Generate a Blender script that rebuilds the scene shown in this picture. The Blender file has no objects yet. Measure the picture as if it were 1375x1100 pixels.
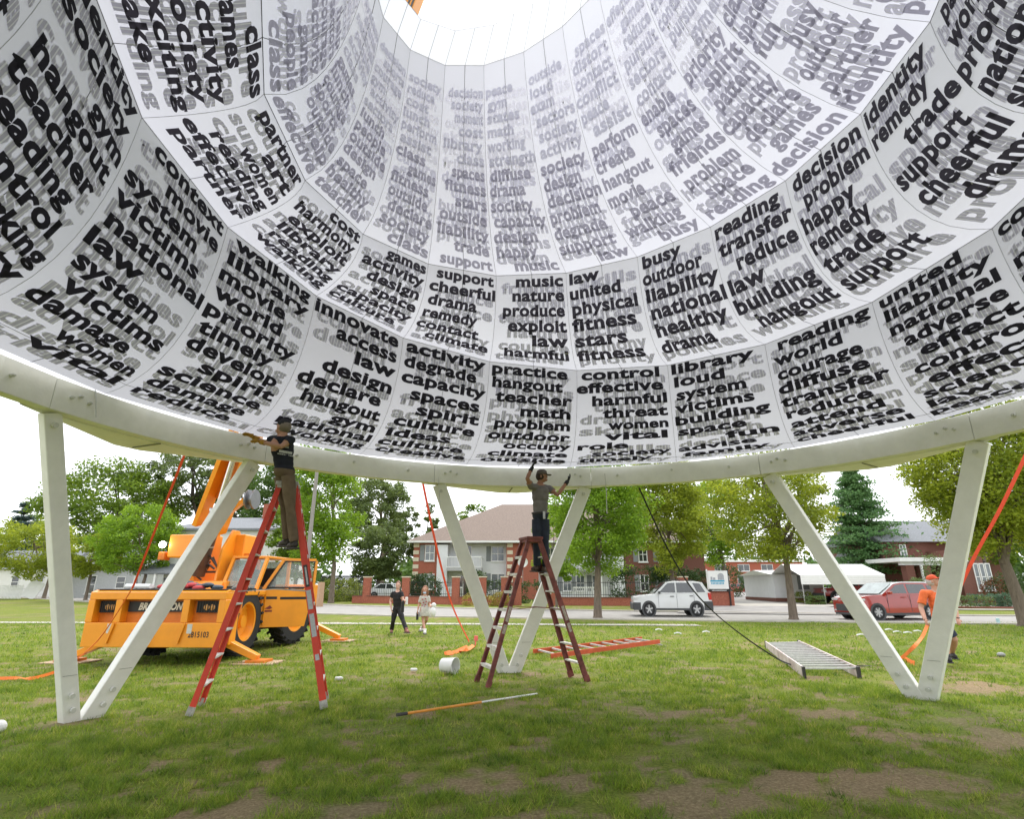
import bpy, math, random
import numpy as np
from mathutils import Vector, Matrix
from math import sin, cos, pi, radians as R

scene = bpy.context.scene
COL = scene.collection
# ---------------------------------------------------------------- camera, sky, sun, exposure
FPX, PITCH, EYE = 752.0, 0.306, 1.5
cam_d = bpy.data.cameras.new('camera'); cam = bpy.data.objects.new('camera', cam_d); COL.objects.link(cam)
cam_d.sensor_width = 36; cam_d.lens = FPX/1375*36; cam_d.clip_end = 3000; cam_d.clip_start = .05
cam.location = (0, 0, EYE); cam.rotation_euler = (pi/2+PITCH, 0, 0); scene.camera = cam
world = bpy.data.worlds.new('World'); scene.world = world; world.use_nodes = True
wn = world.node_tree; wn.nodes.clear()
SUN_EL, SUN_AZ = 57, 22
sky = wn.nodes.new('ShaderNodeTexSky'); sky.sky_type = 'NISHITA'; sky.sun_disc = False
sky.sun_elevation = R(SUN_EL); sky.sun_rotation = R(SUN_AZ); sky.dust_density = 3; sky.air_density = 1.2
tc = wn.nodes.new('ShaderNodeTexCoord'); ns = wn.nodes.new('ShaderNodeTexNoise'); ns.inputs['Scale'].default_value = 2.2
ns.inputs['Detail'].default_value = 5
mpn = wn.nodes.new('ShaderNodeMapping'); mpn.inputs['Scale'].default_value = (1, 1, 2.4)
wn.links.new(tc.outputs['Generated'], mpn.inputs[0]); wn.links.new(mpn.outputs[0], ns.inputs['Vector'])
cr = wn.nodes.new('ShaderNodeValToRGB'); cr.color_ramp.elements[0].position = .3; cr.color_ramp.elements[1].position = .75
cr.color_ramp.elements[0].color = (7.6, 7.9, 8.4, 1); cr.color_ramp.elements[1].color = (9.6, 9.7, 9.9, 1)
wn.links.new(ns.outputs['Fac'], cr.inputs[0])
mx = wn.nodes.new('ShaderNodeMix'); mx.data_type = 'RGBA'; mx.inputs['Factor'].default_value = .88
wn.links.new(sky.outputs[0], mx.inputs['A']); wn.links.new(cr.outputs[0], mx.inputs['B'])
bg = wn.nodes.new('ShaderNodeBackground'); bg.inputs['Strength'].default_value = .1
wo = wn.nodes.new('ShaderNodeOutputWorld'); wn.links.new(mx.outputs['Result'], bg.inputs[0]); wn.links.new(bg.outputs[0], wo.inputs[0])
sun_d = bpy.data.lights.new('sun', 'SUN'); sun_d.energy = 1.1; sun_d.angle = R(32); sun_d.color = (1, .96, .9)
sun = bpy.data.objects.new('sun', sun_d); COL.objects.link(sun); sun.location = (0, -10, 40)
_d = Vector((sin(R(SUN_AZ))*cos(R(SUN_EL)), cos(R(SUN_AZ))*cos(R(SUN_EL)), sin(R(SUN_EL))))
sun.rotation_euler = _d.to_track_quat('Z', 'Y').to_euler()
scene.view_settings.view_transform = 'Standard'; scene.view_settings.look = 'None'
scene.view_settings.exposure = 1.25; scene.view_settings.gamma = 1; scene.view_settings.use_curve_mapping = False
scene.render.engine = 'CYCLES'
scene.cycles.max_bounces = 8; scene.cycles.diffuse_bounces = 5; scene.cycles.transparent_max_bounces = 12
scene.cycles.use_denoising = True

rng = np.random.default_rng(7); random.seed(7)
# ---------------------------------------------------------------- pixel of the photograph -> place in the world
def ray(px, py):
    x, y = px-687.5, 550-py
    return x, FPX*cos(PITCH)-y*sin(PITCH), FPX*sin(PITCH)+y*cos(PITCH)
def terr(x, y):
    return .5*(1-math.exp(-max(0, y-31)/22)) if y > 31 else 0.
def G(px, py, z=0.):
    r = ray(px, py); t = (z-EYE)/r[2]; return Vector((r[0]*t, r[1]*t, z))
def D(px, py, Y):
    r = ray(px, py); t = Y/r[1]; return Vector((r[0]*t, Y, EYE+r[2]*t))
def at(px, Y):                       # a ground point at depth Y under pixel column px (near the eye line)
    p = D(px, 790, Y); return Vector((p.x, Y, terr(p.x, Y)))
# ---------------------------------------------------------------- materials
MATS = {}
def nodes_of(m):
    m.use_nodes = True; nt = m.node_tree; return nt, nt.nodes['Principled BSDF'], nt.nodes['Material Output']
def mat(name, col, rough=.6, var=.12, scale=8., bump=0., bscale=40., metal=0., spec=.5, col2=None, trans=0., coat=0., emis=None, coords='Object', stretch=None):
    if name in MATS: return MATS[name]
    m = bpy.data.materials.new(name); nt, b, out = nodes_of(m)
    b.inputs['Roughness'].default_value = rough; b.inputs['Metallic'].default_value = metal
    b.inputs['Specular IOR Level'].default_value = spec; b.inputs['Coat Weight'].default_value = coat
    t = nt.nodes.new('ShaderNodeTexCoord'); n = nt.nodes.new('ShaderNodeTexNoise'); n.inputs['Scale'].default_value = scale
    n.inputs['Detail'].default_value = 6; n.inputs['Roughness'].default_value = .62
    src = t.outputs[coords]
    if stretch:
        mp = nt.nodes.new('ShaderNodeMapping'); mp.inputs['Scale'].default_value = stretch; nt.links.new(src, mp.inputs[0]); src = mp.outputs[0]
    nt.links.new(src, n.inputs['Vector'])
    c = nt.nodes.new('ShaderNodeValToRGB'); c.color_ramp.elements[0].position = .32; c.color_ramp.elements[1].position = .68
    a = [max(0, x*(1-var)) for x in col]; e = [min(1, x*(1+var)) for x in (col2 or col)]
    c.color_ramp.elements[0].color = (*a, 1); c.color_ramp.elements[1].color = (*e, 1)
    nt.links.new(n.outputs['Fac'], c.inputs[0]); nt.links.new(c.outputs[0], b.inputs['Base Color'])
    if bump:
        n2 = nt.nodes.new('ShaderNodeTexNoise'); n2.inputs['Scale'].default_value = bscale; n2.inputs['Detail'].default_value = 5
        nt.links.new(src, n2.inputs['Vector'])
        bp = nt.nodes.new('ShaderNodeBump'); bp.inputs['Strength'].default_value = bump; bp.inputs['Distance'].default_value = .02
        nt.links.new(n2.outputs['Fac'], bp.inputs['Height']); nt.links.new(bp.outputs[0], b.inputs['Normal'])
    if trans:
        tr = nt.nodes.new('ShaderNodeBsdfTranslucent'); ms = nt.nodes.new('ShaderNodeMixShader'); ms.inputs[0].default_value = trans
        nt.links.new(c.outputs[0], tr.inputs[0]); nt.links.new(b.outputs[0], ms.inputs[1]); nt.links.new(tr.outputs[0], ms.inputs[2]); nt.links.new(ms.outputs[0], out.inputs[0])
    if emis:
        b.inputs['Emission Color'].default_value = (*emis[:3], 1); b.inputs['Emission Strength'].default_value = emis[3]
    MATS[name] = m; return m
def glass_mat(name, tint=(.05, .06, .065), rough=.08):
    return mat(name, tint, rough, .25, 3., spec=.9, coat=.4)
def leaf_mat(name, c1, c2, tr=.35, nsc=.55):
    if name in MATS: return MATS[name]
    m = bpy.data.materials.new(name); nt, b, out = nodes_of(m)
    g = nt.nodes.new('ShaderNodeNewGeometry'); c = nt.nodes.new('ShaderNodeValToRGB')
    t = nt.nodes.new('ShaderNodeTexCoord'); n = nt.nodes.new('ShaderNodeTexNoise'); n.inputs['Scale'].default_value = nsc; n.inputs['Detail'].default_value = 3
    nt.links.new(t.outputs['Object'], n.inputs['Vector'])
    ad = nt.nodes.new('ShaderNodeMath'); ad.operation = 'MULTIPLY_ADD'; ad.inputs[1].default_value = .5
    sb = nt.nodes.new('ShaderNodeMath'); sb.operation = 'MULTIPLY_ADD'; sb.inputs[1].default_value = 1.3; sb.inputs[2].default_value = -.4
    nt.links.new(n.outputs['Fac'], sb.inputs[0]); nt.links.new(g.outputs['Random Per Island'], ad.inputs[0]); nt.links.new(sb.outputs[0], ad.inputs[2])
    nt.links.new(ad.outputs[0], c.inputs[0]); c.color_ramp.elements[0].color = (*c1, 1); c.color_ramp.elements[1].color = (*c2, 1)
    b.inputs['Roughness'].default_value = .55; b.inputs['Specular IOR Level'].default_value = .35
    nt.links.new(c.outputs[0], b.inputs['Base Color'])
    tr_ = nt.nodes.new('ShaderNodeBsdfTranslucent'); ms = nt.nodes.new('ShaderNodeMixShader'); ms.inputs[0].default_value = tr
    hs = nt.nodes.new('ShaderNodeHueSaturation'); hs.inputs['Value'].default_value = 1.5; hs.inputs['Hue'].default_value = .485
    nt.links.new(c.outputs[0], hs.inputs['Color']); nt.links.new(hs.outputs[0], tr_.inputs[0])
    nt.links.new(b.outputs[0], ms.inputs[1]); nt.links.new(tr_.outputs[0], ms.inputs[2]); nt.links.new(ms.outputs[0], out.inputs[0])
    MATS[name] = m; return m
# ---------------------------------------------------------------- mesh helpers
class MB:
    def __init__(s): s.v = []; s.f = []; s.m = []
    def add(s, vs, fs, mi=0):
        o = len(s.v); s.v += [tuple(v) for v in vs]; s.f += [tuple(i+o for i in f) for f in fs]; s.m += [mi]*len(fs); return s
    def box(s, c, d, rot=None, mi=0, taper=(1, 1)):
        vs = []
        for z in (-.5, .5):
            k = taper if z > 0 else (1, 1)
            for x, y in ((-.5, -.5), (.5, -.5), (.5, .5), (-.5, .5)): vs.append(Vector((x*d[0]*k[0], y*d[1]*k[1], z*d[2])))
        if rot is not None: vs = [rot @ v for v in vs]
        c = Vector(c); vs = [v+c for v in vs]
        return s.add(vs, [(0, 3, 2, 1), (4, 5, 6, 7), (0, 1, 5, 4), (1, 2, 6, 5), (2, 3, 7, 6), (3, 0, 4, 7)], mi)
    def b2(s, a, b, mi=0):           # axis-aligned box between two corners
        return s.box([(a[i]+b[i])/2 for i in range(3)], [abs(b[i]-a[i]) for i in range(3)], mi=mi)
    def beam(s, p, q, w, h, up=(0, 0, 1), mi=0, w2=None, h2=None):
        p, q = Vector(p), Vector(q); d = (q-p).normalized(); up = Vector(up)
        x = d.cross(up); x = x.normalized() if x.length > 1e-5 else Vector((1, 0, 0)); y = x.cross(d).normalized()
        w2 = w if w2 is None else w2; h2 = h if h2 is None else h2; vs = []
        for c, a, b in ((p, w, h), (q, w2, h2)):
            for i, j in ((-.5, -.5), (.5, -.5), (.5, .5), (-.5, .5)): vs.append(c+x*a*i+y*b*j)
        return s.add(vs, [(0, 1, 2, 3), (7, 6, 5, 4), (0, 4, 5, 1), (1, 5, 6, 2), (2, 6, 7, 3), (3, 7, 4, 0)], mi)
    def tube(s, pts, r, n=8, mi=0, caps=True):
        pts = [Vector(p) for p in pts]; rs = r if hasattr(r, '__len__') else [r]*len(pts); vs = []; fs = []
        ref = Vector((0, 0, 1))
        for i, p in enumerate(pts):
            d = (pts[min(i+1, len(pts)-1)]-pts[max(i-1, 0)]); d = d.normalized() if d.length > 1e-9 else Vector((0, 0, 1))
            if abs(d.dot(ref)) > .95: ref = Vector((1, 0, 0))
            x = d.cross(ref).normalized(); y = x.cross(d).normalized(); ref = y
            for k in range(n): a = 2*pi*k/n; vs.append(p+(x*cos(a)+y*sin(a))*rs[i])
        for i in range(len(pts)-1):
            for k in range(n):
                a, b = i*n+k, i*n+(k+1) % n; fs.append((a, b, b+n, a+n))
        if caps: fs.append(tuple(range(n-1, -1, -1))); fs.append(tuple(range((len(pts)-1)*n, len(pts)*n)))
        return s.add(vs, fs, mi)
    def lathe(s, prof, n=24, origin=(0, 0, 0), axis='z', mi=0, rot=None, caps=True):
        vs = []; fs = []
        for r, z in prof:
            for k in range(n):
                a = 2*pi*k/n; v = Vector((r*cos(a), r*sin(a), z))
                if axis == 'x': v = Vector((v.z, v.x, v.y))
                elif axis == 'y': v = Vector((v.x, v.z, v.y))
                if rot is not None: v = rot @ v
                vs.append(v+Vector(origin))
        for i in range(len(prof)-1):
            for k in range(n): a, b = i*n+k, i*n+(k+1) % n; fs.append((a, b, b+n, a+n))
        if caps and prof[0][0] > 1e-4: fs.append(tuple(range(n-1, -1, -1)))
        if caps and prof[-1][0] > 1e-4: fs.append(tuple(range((len(prof)-1)*n, len(prof)*n)))
        return s.add(vs, fs, mi)
    def prism(s, outline, h, M, mi=0):   # outline in local xy, extruded along local z by h, placed by matrix M
        n = len(outline); vs = [M @ Vector((x, y, 0)) for x, y in outline]+[M @ Vector((x, y, h)) for x, y in outline]
        fs = [tuple(range(n-1, -1, -1)), tuple(range(n, 2*n))]+[(i, (i+1) % n, (i+1) % n+n, i+n) for i in range(n)]
        return s.add(vs, fs, mi)
    def ell(s, c, r, n=12, mi=0, rot=None):
        prof = []; vs = []; fs = []; m = n//2+2
        for i in range(m+1):
            ph = pi*i/m
            for k in range(n):
                a = 2*pi*k/n; v = Vector((r[0]*sin(ph)*cos(a), r[1]*sin(ph)*sin(a), r[2]*cos(ph)))
                if rot is not None: v = rot @ v
                vs.append(v+Vector(c))
        for i in range(m):
            for k in range(n): a, b = i*n+k, i*n+(k+1) % n; fs.append((a+n, b+n, b, a))
        return s.add(vs, fs, mi)
    def build(s, name, mats, parent=None, smooth=False, bevel=0., loc=None, auto=None):
        me = bpy.data.meshes.new(name); me.from_pydata(s.v, [], s.f)
        for m in (mats if isinstance(mats, (list, tuple)) else [mats]): me.materials.append(m)
        if any(s.m): me.polygons.foreach_set('material_index', s.m)
        me.validate(); me.update()
        if smooth: me.polygons.foreach_set('use_smooth', [True]*len(me.polygons))
        o = bpy.data.objects.new(name, me); COL.objects.link(o)
        if parent is not None: o.parent = parent
        if loc is not None: o.location = loc
        if bevel:
            b = o.modifiers.new('bevel', 'BEVEL'); b.width = bevel; b.segments = 2; b.limit_method = 'ANGLE'; b.angle_limit = R(40)
        if auto is not None:
            me.polygons.foreach_set('use_smooth', [True]*len(me.polygons))
            try: me.set_sharp_from_angle(angle=R(auto))
            except Exception: pass
        return o
def npmesh(name, V, F, m, parent=None, smooth=False, loc=None):   # V (n,3), F (k, 3 or 4)
    V = np.asarray(V, np.float32); F = np.asarray(F, np.int32); me = bpy.data.meshes.new(name); k = F.shape[1]
    me.vertices.add(len(V)); me.vertices.foreach_set('co', V.ravel())
    me.loops.add(F.size); me.loops.foreach_set('vertex_index', F.ravel())
    me.polygons.add(len(F)); me.polygons.foreach_set('loop_start', np.arange(0, F.size, k, dtype=np.int32))
    if smooth: me.polygons.foreach_set('use_smooth', np.ones(len(F), bool))
    me.update(calc_edges=True); me.materials.append(m)
    o = bpy.data.objects.new(name, me); COL.objects.link(o)
    if parent is not None: o.parent = parent
    if loc is not None: o.location = loc
    return o
def tag(o, label=None, cat=None, group=None, kind=None):
    if label: o['label'] = label
    if cat: o['category'] = cat
    if group: o['group'] = group
    if kind: o['kind'] = kind
    return o
def thing(name, label, cat, loc=(0, 0, 0), rz=0., group=None):
    o = bpy.data.objects.new(name, None); COL.objects.link(o); o.location = loc; o.rotation_euler = (0, 0, rz)
    o.empty_display_size = .2; return tag(o, label, cat, group)
FONT_CACHE = {}
def word_mesh(s, bold=.028, res=3):
    k = (s, bold)
    if k in FONT_CACHE: return FONT_CACHE[k]
    c = bpy.data.curves.new('txt', 'FONT'); c.body = s; c.offset = bold; c.resolution_u = res; c.space_character = 1.0+bold*1.4; c.fill_mode = 'BOTH' if c.dimensions == '3D' else 'FRONT'
    c.dimensions = '2D'; c.fill_mode = 'BOTH'
    o = bpy.data.objects.new('txt', c); COL.objects.link(o)
    dg = bpy.context.evaluated_depsgraph_get(); me = o.evaluated_get(dg).to_mesh()
    V = np.empty(len(me.vertices)*3, np.float32); me.vertices.foreach_get('co', V); V = V.reshape(-1, 3)[:, :2].copy()
    me.calc_loop_triangles(); T = np.empty(len(me.loop_triangles)*3, np.int32); me.loop_triangles.foreach_get('vertices', T); T = T.reshape(-1, 3).copy()
    o.evaluated_get(dg).to_mesh_clear(); bpy.data.objects.remove(o); bpy.data.curves.remove(c)
    V[:, 0] -= V[:, 0].min(); FONT_CACHE[k] = (V, T); return V, T
def lettering(name, s, m, M, h, parent=None, bold=.02, width=None, slant=0., both=False):   # flat print in local xy of M, cap height about h
    V, T = word_mesh(s, bold); w = V[:, 0].max(); sx = h/.73 if width is None else width/w
    P = np.zeros((len(V), 3)); P[:, 0] = V[:, 0]*sx+V[:, 1]*h/.73*slant; P[:, 1] = V[:, 1]*h/.73
    P = P @ np.array(M.to_3x3()).T+np.array(M.translation)
    return npmesh(name, P, T, m, parent)
def frame(o, x, y):                  # matrix with origin o, local x and y directions
    x = Vector(x).normalized(); y = Vector(y).normalized(); z = x.cross(y).normalized(); y = z.cross(x)
    M = Matrix((x, y, z)).transposed().to_4x4(); M.translation = Vector(o); return M
# ---------------------------------------------------------------- ground
def grass_ground_mat():
    m = bpy.data.materials.new('lawn'); nt, b, out = nodes_of(m); N = nt.nodes; L = nt.links
    g = N.new('ShaderNodeTexCoord')
    def noise(sc, det=6, rough=.6):
        n = N.new('ShaderNodeTexNoise'); n.inputs['Scale'].default_value = sc; n.inputs['Detail'].default_value = det; n.inputs['Roughness'].default_value = rough; L.new(g.outputs['Object'], n.inputs['Vector']); return n
    def ramp(src, stops):
        r = N.new('ShaderNodeValToRGB'); e = r.color_ramp.elements
        while len(e) < len(stops): e.new(.5)
        for i, (p, c) in enumerate(stops): e[i].position = p; e[i].color = (*c, 1)
        L.new(src, r.inputs[0]); return r
    def mixc(f, a, bb):
        x = N.new('ShaderNodeMix'); x.data_type = 'RGBA'; L.new(f, x.inputs['Factor']); L.new(a, x.inputs['A']); L.new(bb, x.inputs['B']); return x
    fine = noise(38, 7, .7); mid = noise(2.6, 5); big = noise(.45, 4)
    green = ramp(fine.outputs['Fac'], [(.3, (.07, .10, .015)), (.52, (.16, .20, .028)), (.75, (.27, .29, .06))])
    dry = ramp(fine.outputs['Fac'], [(.3, (.13, .115, .045)), (.6, (.28, .24, .11)), (.8, (.40, .35, .18))])
    soil = ramp(fine.outputs['Fac'], [(.3, (.14, .105, .055)), (.55, (.27, .21, .13)), (.8, (.45, .38, .25))])
    f1 = ramp(mid.outputs['Fac'], [(.5, (0, 0, 0)), (.7, (.6, .6, .6))])
    c1 = mixc(f1.outputs[0], green.outputs[0], dry.outputs[0])
    at_ = N.new('ShaderNodeAttribute'); at_.attribute_name = 'bare'
    c2 = mixc(at_.outputs['Fac'], c1.outputs['Result'], soil.outputs[0])
    f3 = ramp(big.outputs['Fac'], [(.35, (.85, .92, .8)), (.65, (1.15, 1.08, 1.0))])
    mu = N.new('ShaderNodeMix'); mu.data_type = 'RGBA'; mu.blend_type = 'MULTIPLY'; mu.inputs['Factor'].default_value = 1
    L.new(c2.outputs['Result'], mu.inputs['A']); L.new(f3.outputs[0], mu.inputs['B']); L.new(mu.outputs['Result'], b.inputs['Base Color'])
    b.inputs['Roughness'].default_value = .9; b.inputs['Specular IOR Level'].default_value = .15
    bp = N.new('ShaderNodeBump'); bp.inputs['Strength'].default_value = .7; bp.inputs['Distance'].default_value = .05
    L.new(fine.outputs['Fac'], bp.inputs['Height']); L.new(bp.outputs[0], b.inputs['Normal']); return m
def vnoise(x, y, sc, seed=0):        # cheap smooth value noise for numpy arrays
    r = np.random.default_rng(seed); T = r.random((64, 64)); X = np.asarray(x)*sc; Y = np.asarray(y)*sc
    i = np.floor(X).astype(int); j = np.floor(Y).astype(int); fx = X-i; fy = Y-j; fx = fx*fx*(3-2*fx); fy = fy*fy*(3-2*fy)
    g = lambda a, b: T[a % 64, b % 64]
    return (g(i, j)*(1-fx)+g(i+1, j)*fx)*(1-fy)+(g(i, j+1)*(1-fx)+g(i+1, j+1)*fx)*fy
SPOTS = [(870, 958, .45, .22), (905, 990, .3, .15), (650, 1052, .45, .18), (800, 1048, .35, .2), (325, 1056, .3, .1), (480, 1000, .3, .1), (1110, 958, .45, .12), (930, 1078, .5, .14), (1120, 1055, .6, .12), (1220, 1048, .6, .14),
         (500, 1088, .35, .1), (745, 1090, .35, .1), (1330, 925, .9, .14), (1355, 992, .5, .12), (108, 968, .28, .2), (1240, 936, .3, .2), (720, 905, .35, .3), (60, 942, .5, .2), (1090, 910, .3, .1), (1180, 985, .5, .12), (700, 1005, .25, .1), (1290, 1085, .5, .12), (300, 1092, .3, .08), (560, 960, .3, .08)]
SP = [(*G(a, b)[:2], c, d) for a, b, c, d in SPOTS]
def bare(x, y):
    x = np.asarray(x, float); y = np.asarray(y, float); n = vnoise(x, y, 2.3, 1)*.35+vnoise(x, y, 6.1, 2)*.35+vnoise(x, y, 15., 4)*.3
    v = np.zeros_like(x)
    for a, b, c, d in SP: v = np.maximum(v, 1.25-((x-a)/c)**2*.8-((y-b)/(c*.8))**2*.8)
    w = np.clip((v*.8+(n-.5)*3.4-.28)*1.9, 0, 1)
    n2 = vnoise(x, y, 1.1, 5)*.5+vnoise(x, y, 4.3, 6)*.5
    return np.clip(np.maximum(w, np.clip((n2-.68)*6, 0, .8)*(y < 16)), 0, 1)
xs = np.unique(np.concatenate([np.linspace(-14, 14, 401), np.linspace(-60, 60, 61), np.array([-900, -400, -200, -120, 120, 200, 400, 900])]))
ys = np.unique(np.concatenate([np.linspace(2, 20, 301), np.linspace(20, 110, 91), np.array([-300, -60, -15, -5, 0, 150, 250, 500, 1200])]))
XX, YY = np.meshgrid(xs, ys); ZZ = np.where(YY > 31, .5*(1-np.exp(-np.clip(YY-31, 0, None)/22)), 0.)
ZZ = ZZ+(vnoise(XX, YY, 1.7, 9)-.5)*.03*(YY < 20)*(YY > 2)-.01
nx, ny = len(xs), len(ys); idx = np.arange(nx*ny).reshape(ny, nx)
F = np.stack([idx[:-1, :-1], idx[:-1, 1:], idx[1:, 1:], idx[1:, :-1]], -1).reshape(-1, 4)
ground = npmesh('ground', np.stack([XX, YY, ZZ], -1).reshape(-1, 3), F, grass_ground_mat(), smooth=True); tag(ground, kind='structure')
a = ground.data.attributes.new('bare', 'FLOAT', 'POINT'); a.data.foreach_set('value', bare(XX, YY).ravel().astype(np.float32))
def grass_blade_mat():
    m = leaf_mat('grass_blade', (.05, .11, .012), (.40, .40, .12), .4, 3.4); r = [n for n in m.node_tree.nodes if n.type == 'VALTORGB'][0].color_ramp
    r.elements[0].position = .12; r.elements[1].position = .95; r.elements[1].color = (.42, .40, .10, 1)
    e = r.elements.new(.42); e.color = (.14, .235, .02, 1); e = r.elements.new(.68); e.color = (.22, .31, .03, 1); return m
# grass blades: dense tufts near, coarser further out
def blades():
    Vs = []; bands = [(3.6, 6.5, 5200, .062, .0065), (6.5, 10, 2300, .062, .010), (10, 15, 800, .065, .016), (15, 26, 200, .065, .028)]
    for y0, y1, dens, hh, ww in bands:
        xm = y1*.98+.5; n = int((y1-y0)*2*xm*dens); x = rng.uniform(-xm, xm, n); y = rng.uniform(y0, y1, n)
        k = (np.abs(x) < y*.98+.5); cl = vnoise(x, y, 9.5, 11)*.35+vnoise(x, y, 3.7, 13)*.35+vnoise(x, y, 1.3, 12)*.3
        k &= rng.random(n) > bare(x, y)*.99; k &= rng.random(n) < np.clip(cl*3.2-1.0, .06, 1)
        x, y, cl = x[k], y[k], cl[k]; n = len(x)
        h = hh*rng.uniform(.35, 1.2, n)*(.15+cl*1.7); w = ww*rng.uniform(.6, 1.3, n); a = rng.uniform(0, 2*pi, n); le = h*rng.uniform(.2, 1.3, n); la = rng.uniform(0, 2*pi, n)
        z = (vnoise(x, y, 1.7, 9)-.5)*.03*(y < 20)-.012
        A = np.stack([x-np.cos(a)*w/2, y-np.sin(a)*w/2, z], 1); B = np.stack([x+np.cos(a)*w/2, y+np.sin(a)*w/2, z], 1)
        C = np.stack([x+np.cos(la)*le, y+np.sin(la)*le, z+h], 1); Vs.append(np.stack([A, B, C], 1).reshape(-1, 3))
    V = np.concatenate(Vs); print('blades', len(V)//3)
    o = npmesh('grass', V, np.arange(len(V)).reshape(-1, 3), grass_blade_mat()); tag(o, kind='stuff'); return o
blades()
asph = mat('asphalt_pale', (.30, .285, .265), .9, .12, 1.5, .3, 90)
conc = mat('concrete', (.42, .39, .34), .9, .12, 2., .2, 60)
def ribbon(name, near, far, m, dz, kind='structure', thick=0., seg=8):
    V = []; F = []
    def dens(P):
        out = []
        for i in range(len(P)-1):
            for k in range(seg): t = k/seg; out.append((P[i][0]*(1-t)+P[i+1][0]*t, P[i][1]*(1-t)+P[i+1][1]*t))
        out.append(P[-1]); return out
    A, B = dens(near), dens(far)
    for p, q in zip(A, B):
        for w in range(5): t = w/4; x, y = p[0]*(1-t)+q[0]*t, p[1]*(1-t)+q[1]*t; V.append((x, y, terr(x, y)+dz))
    for i in range(len(A)-1):
        for w in range(4): a = i*5+w; F.append((a, a+5, a+6, a+1))
    if thick:
        n = len(V); V += [(x, y, z-thick) for x, y, z in V]
        for i in range(len(A)-1): a = i*5; F += [(a, a+n, a+n+5, a+5), (a+4, a+9, a+9+n, a+4+n)]
    mb = MB(); mb.add(V, F); o = mb.build(name, m); tag(o, kind=kind); return o
ROAD = [(70, 17.5), (40, 21.8), (19, 25), (5.7, 28), (-4.9, 31), (-11, 33.2), (-24, 41), (-38, 51), (-60, 68), (-110, 106)]
def offs(P, d):
    out = []
    for i, p in enumerate(P):
        a, b = P[max(i-1, 0)], P[min(i+1, len(P)-1)]; t = Vector((b[0]-a[0], b[1]-a[1])).normalized(); out.append((p[0]+t.y*d, p[1]-t.x*d))
    return out
ribbon('road', ROAD, offs(ROAD, 6.5), asph, .02)
ribbon('near_kerb', offs(ROAD, -.25), ROAD, conc, .05, thick=.2)
ribbon('far_kerb', offs(ROAD, 6.5), offs(ROAD, 6.85), conc, .09, thick=.3)
fl = offs(ROAD, 8.2); 
ribbon('footpath', [(-26, 25.5), (-9, 24.9), (0, 24.2), (7.5, 23.6)], [(-26, 26.5), (-9, 25.9), (0, 25.2), (7.5, 24.6)], conc, .012)
# driveway opposite, running back between the sign and the garage
dv = [(1015, 36, 5.8), (1010, 40, 4.6), (1008, 48, 3.4), (1006, 60, 3.4), (1012, 76, 3.4), (1015, 110, 3.5)]
L_ = []; R_ = []
for px, Y, hw in dv: p = at(px, Y); L_.append((p.x-hw, Y)); R_.append((p.x+hw, Y))
L_[0] = (L_[0][0], 33.0); R_[0] = (R_[0][0], 30.6)
ribbon('driveway', L_, R_, mat('driveway_asphalt', (.27, .255, .24), .92, .2, .8, .3, 60), .06)
pA = at(1085, 41); ribbon('side_driveway', [(pA.x-5, 40), (pA.x+8, 39.2), (pA.x+16, 39)], [(pA.x-5, 44.5), (pA.x+8, 43.5), (pA.x+16, 43)], conc, .065)
ribbon('far_footpath', [(-10+i*6, offs(ROAD, 10.6)[4][1]-i*1.3) for i in range(1)]+[(26, 33.6), (60, 27.2)], [(-10, offs(ROAD, 10.6)[4][1]+1.1), (26, 34.8), (60, 28.4)], conc, .05) if False else None
p0 = at(1375, 34)
ribbon('far_footpath', [(at(1210, 36.5).x, 36.6), (p0.x+25, 32.5)], [(at(1210, 36.5).x, 37.6), (p0.x+25, 33.5)], conc, .04)
# ---------------------------------------------------------------- the word tower and its timber ring
CX, CY = .714, 4.942
RB, LEGR, ZB, PH = 5.848, 6.349, 3.326, -.122
def pol(r, th, z=0., ox=0., oy=0.): return Vector((CX+ox+r*sin(th), CY+oy+r*cos(th), z))
def fabric_mat(name='white_fabric', c=(.52, .52, .565), tcol=(.60, .60, .66), tf=.36):
    m = bpy.data.materials.new(name); nt, b, out = nodes_of(m); N = nt.nodes; L = nt.links
    b.inputs['Base Color'].default_value = (*c, 1); b.inputs['Roughness'].default_value = .75; b.inputs['Specular IOR Level'].default_value = .2
    t = N.new('ShaderNodeTexCoord'); n = N.new('ShaderNodeTexNoise'); n.inputs['Scale'].default_value = 1.3; n.inputs['Detail'].default_value = 3
    L.new(t.outputs['Object'], n.inputs['Vector']); bp = N.new('ShaderNodeBump'); bp.inputs['Strength'].default_value = .35; bp.inputs['Distance'].default_value = .06
    L.new(n.outputs['Fac'], bp.inputs['Height']); L.new(bp.outputs[0], b.inputs['Normal'])
    tr = N.new('ShaderNodeBsdfTranslucent'); tr.inputs[0].default_value = (*tcol, 1)
    ms = N.new('ShaderNodeMixShader'); ms.inputs[0].default_value = tf; L.new(b.outputs[0], ms.inputs[1]); L.new(tr.outputs[0], ms.inputs[2]); L.new(ms.outputs[0], out.inputs[0]); return m
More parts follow.
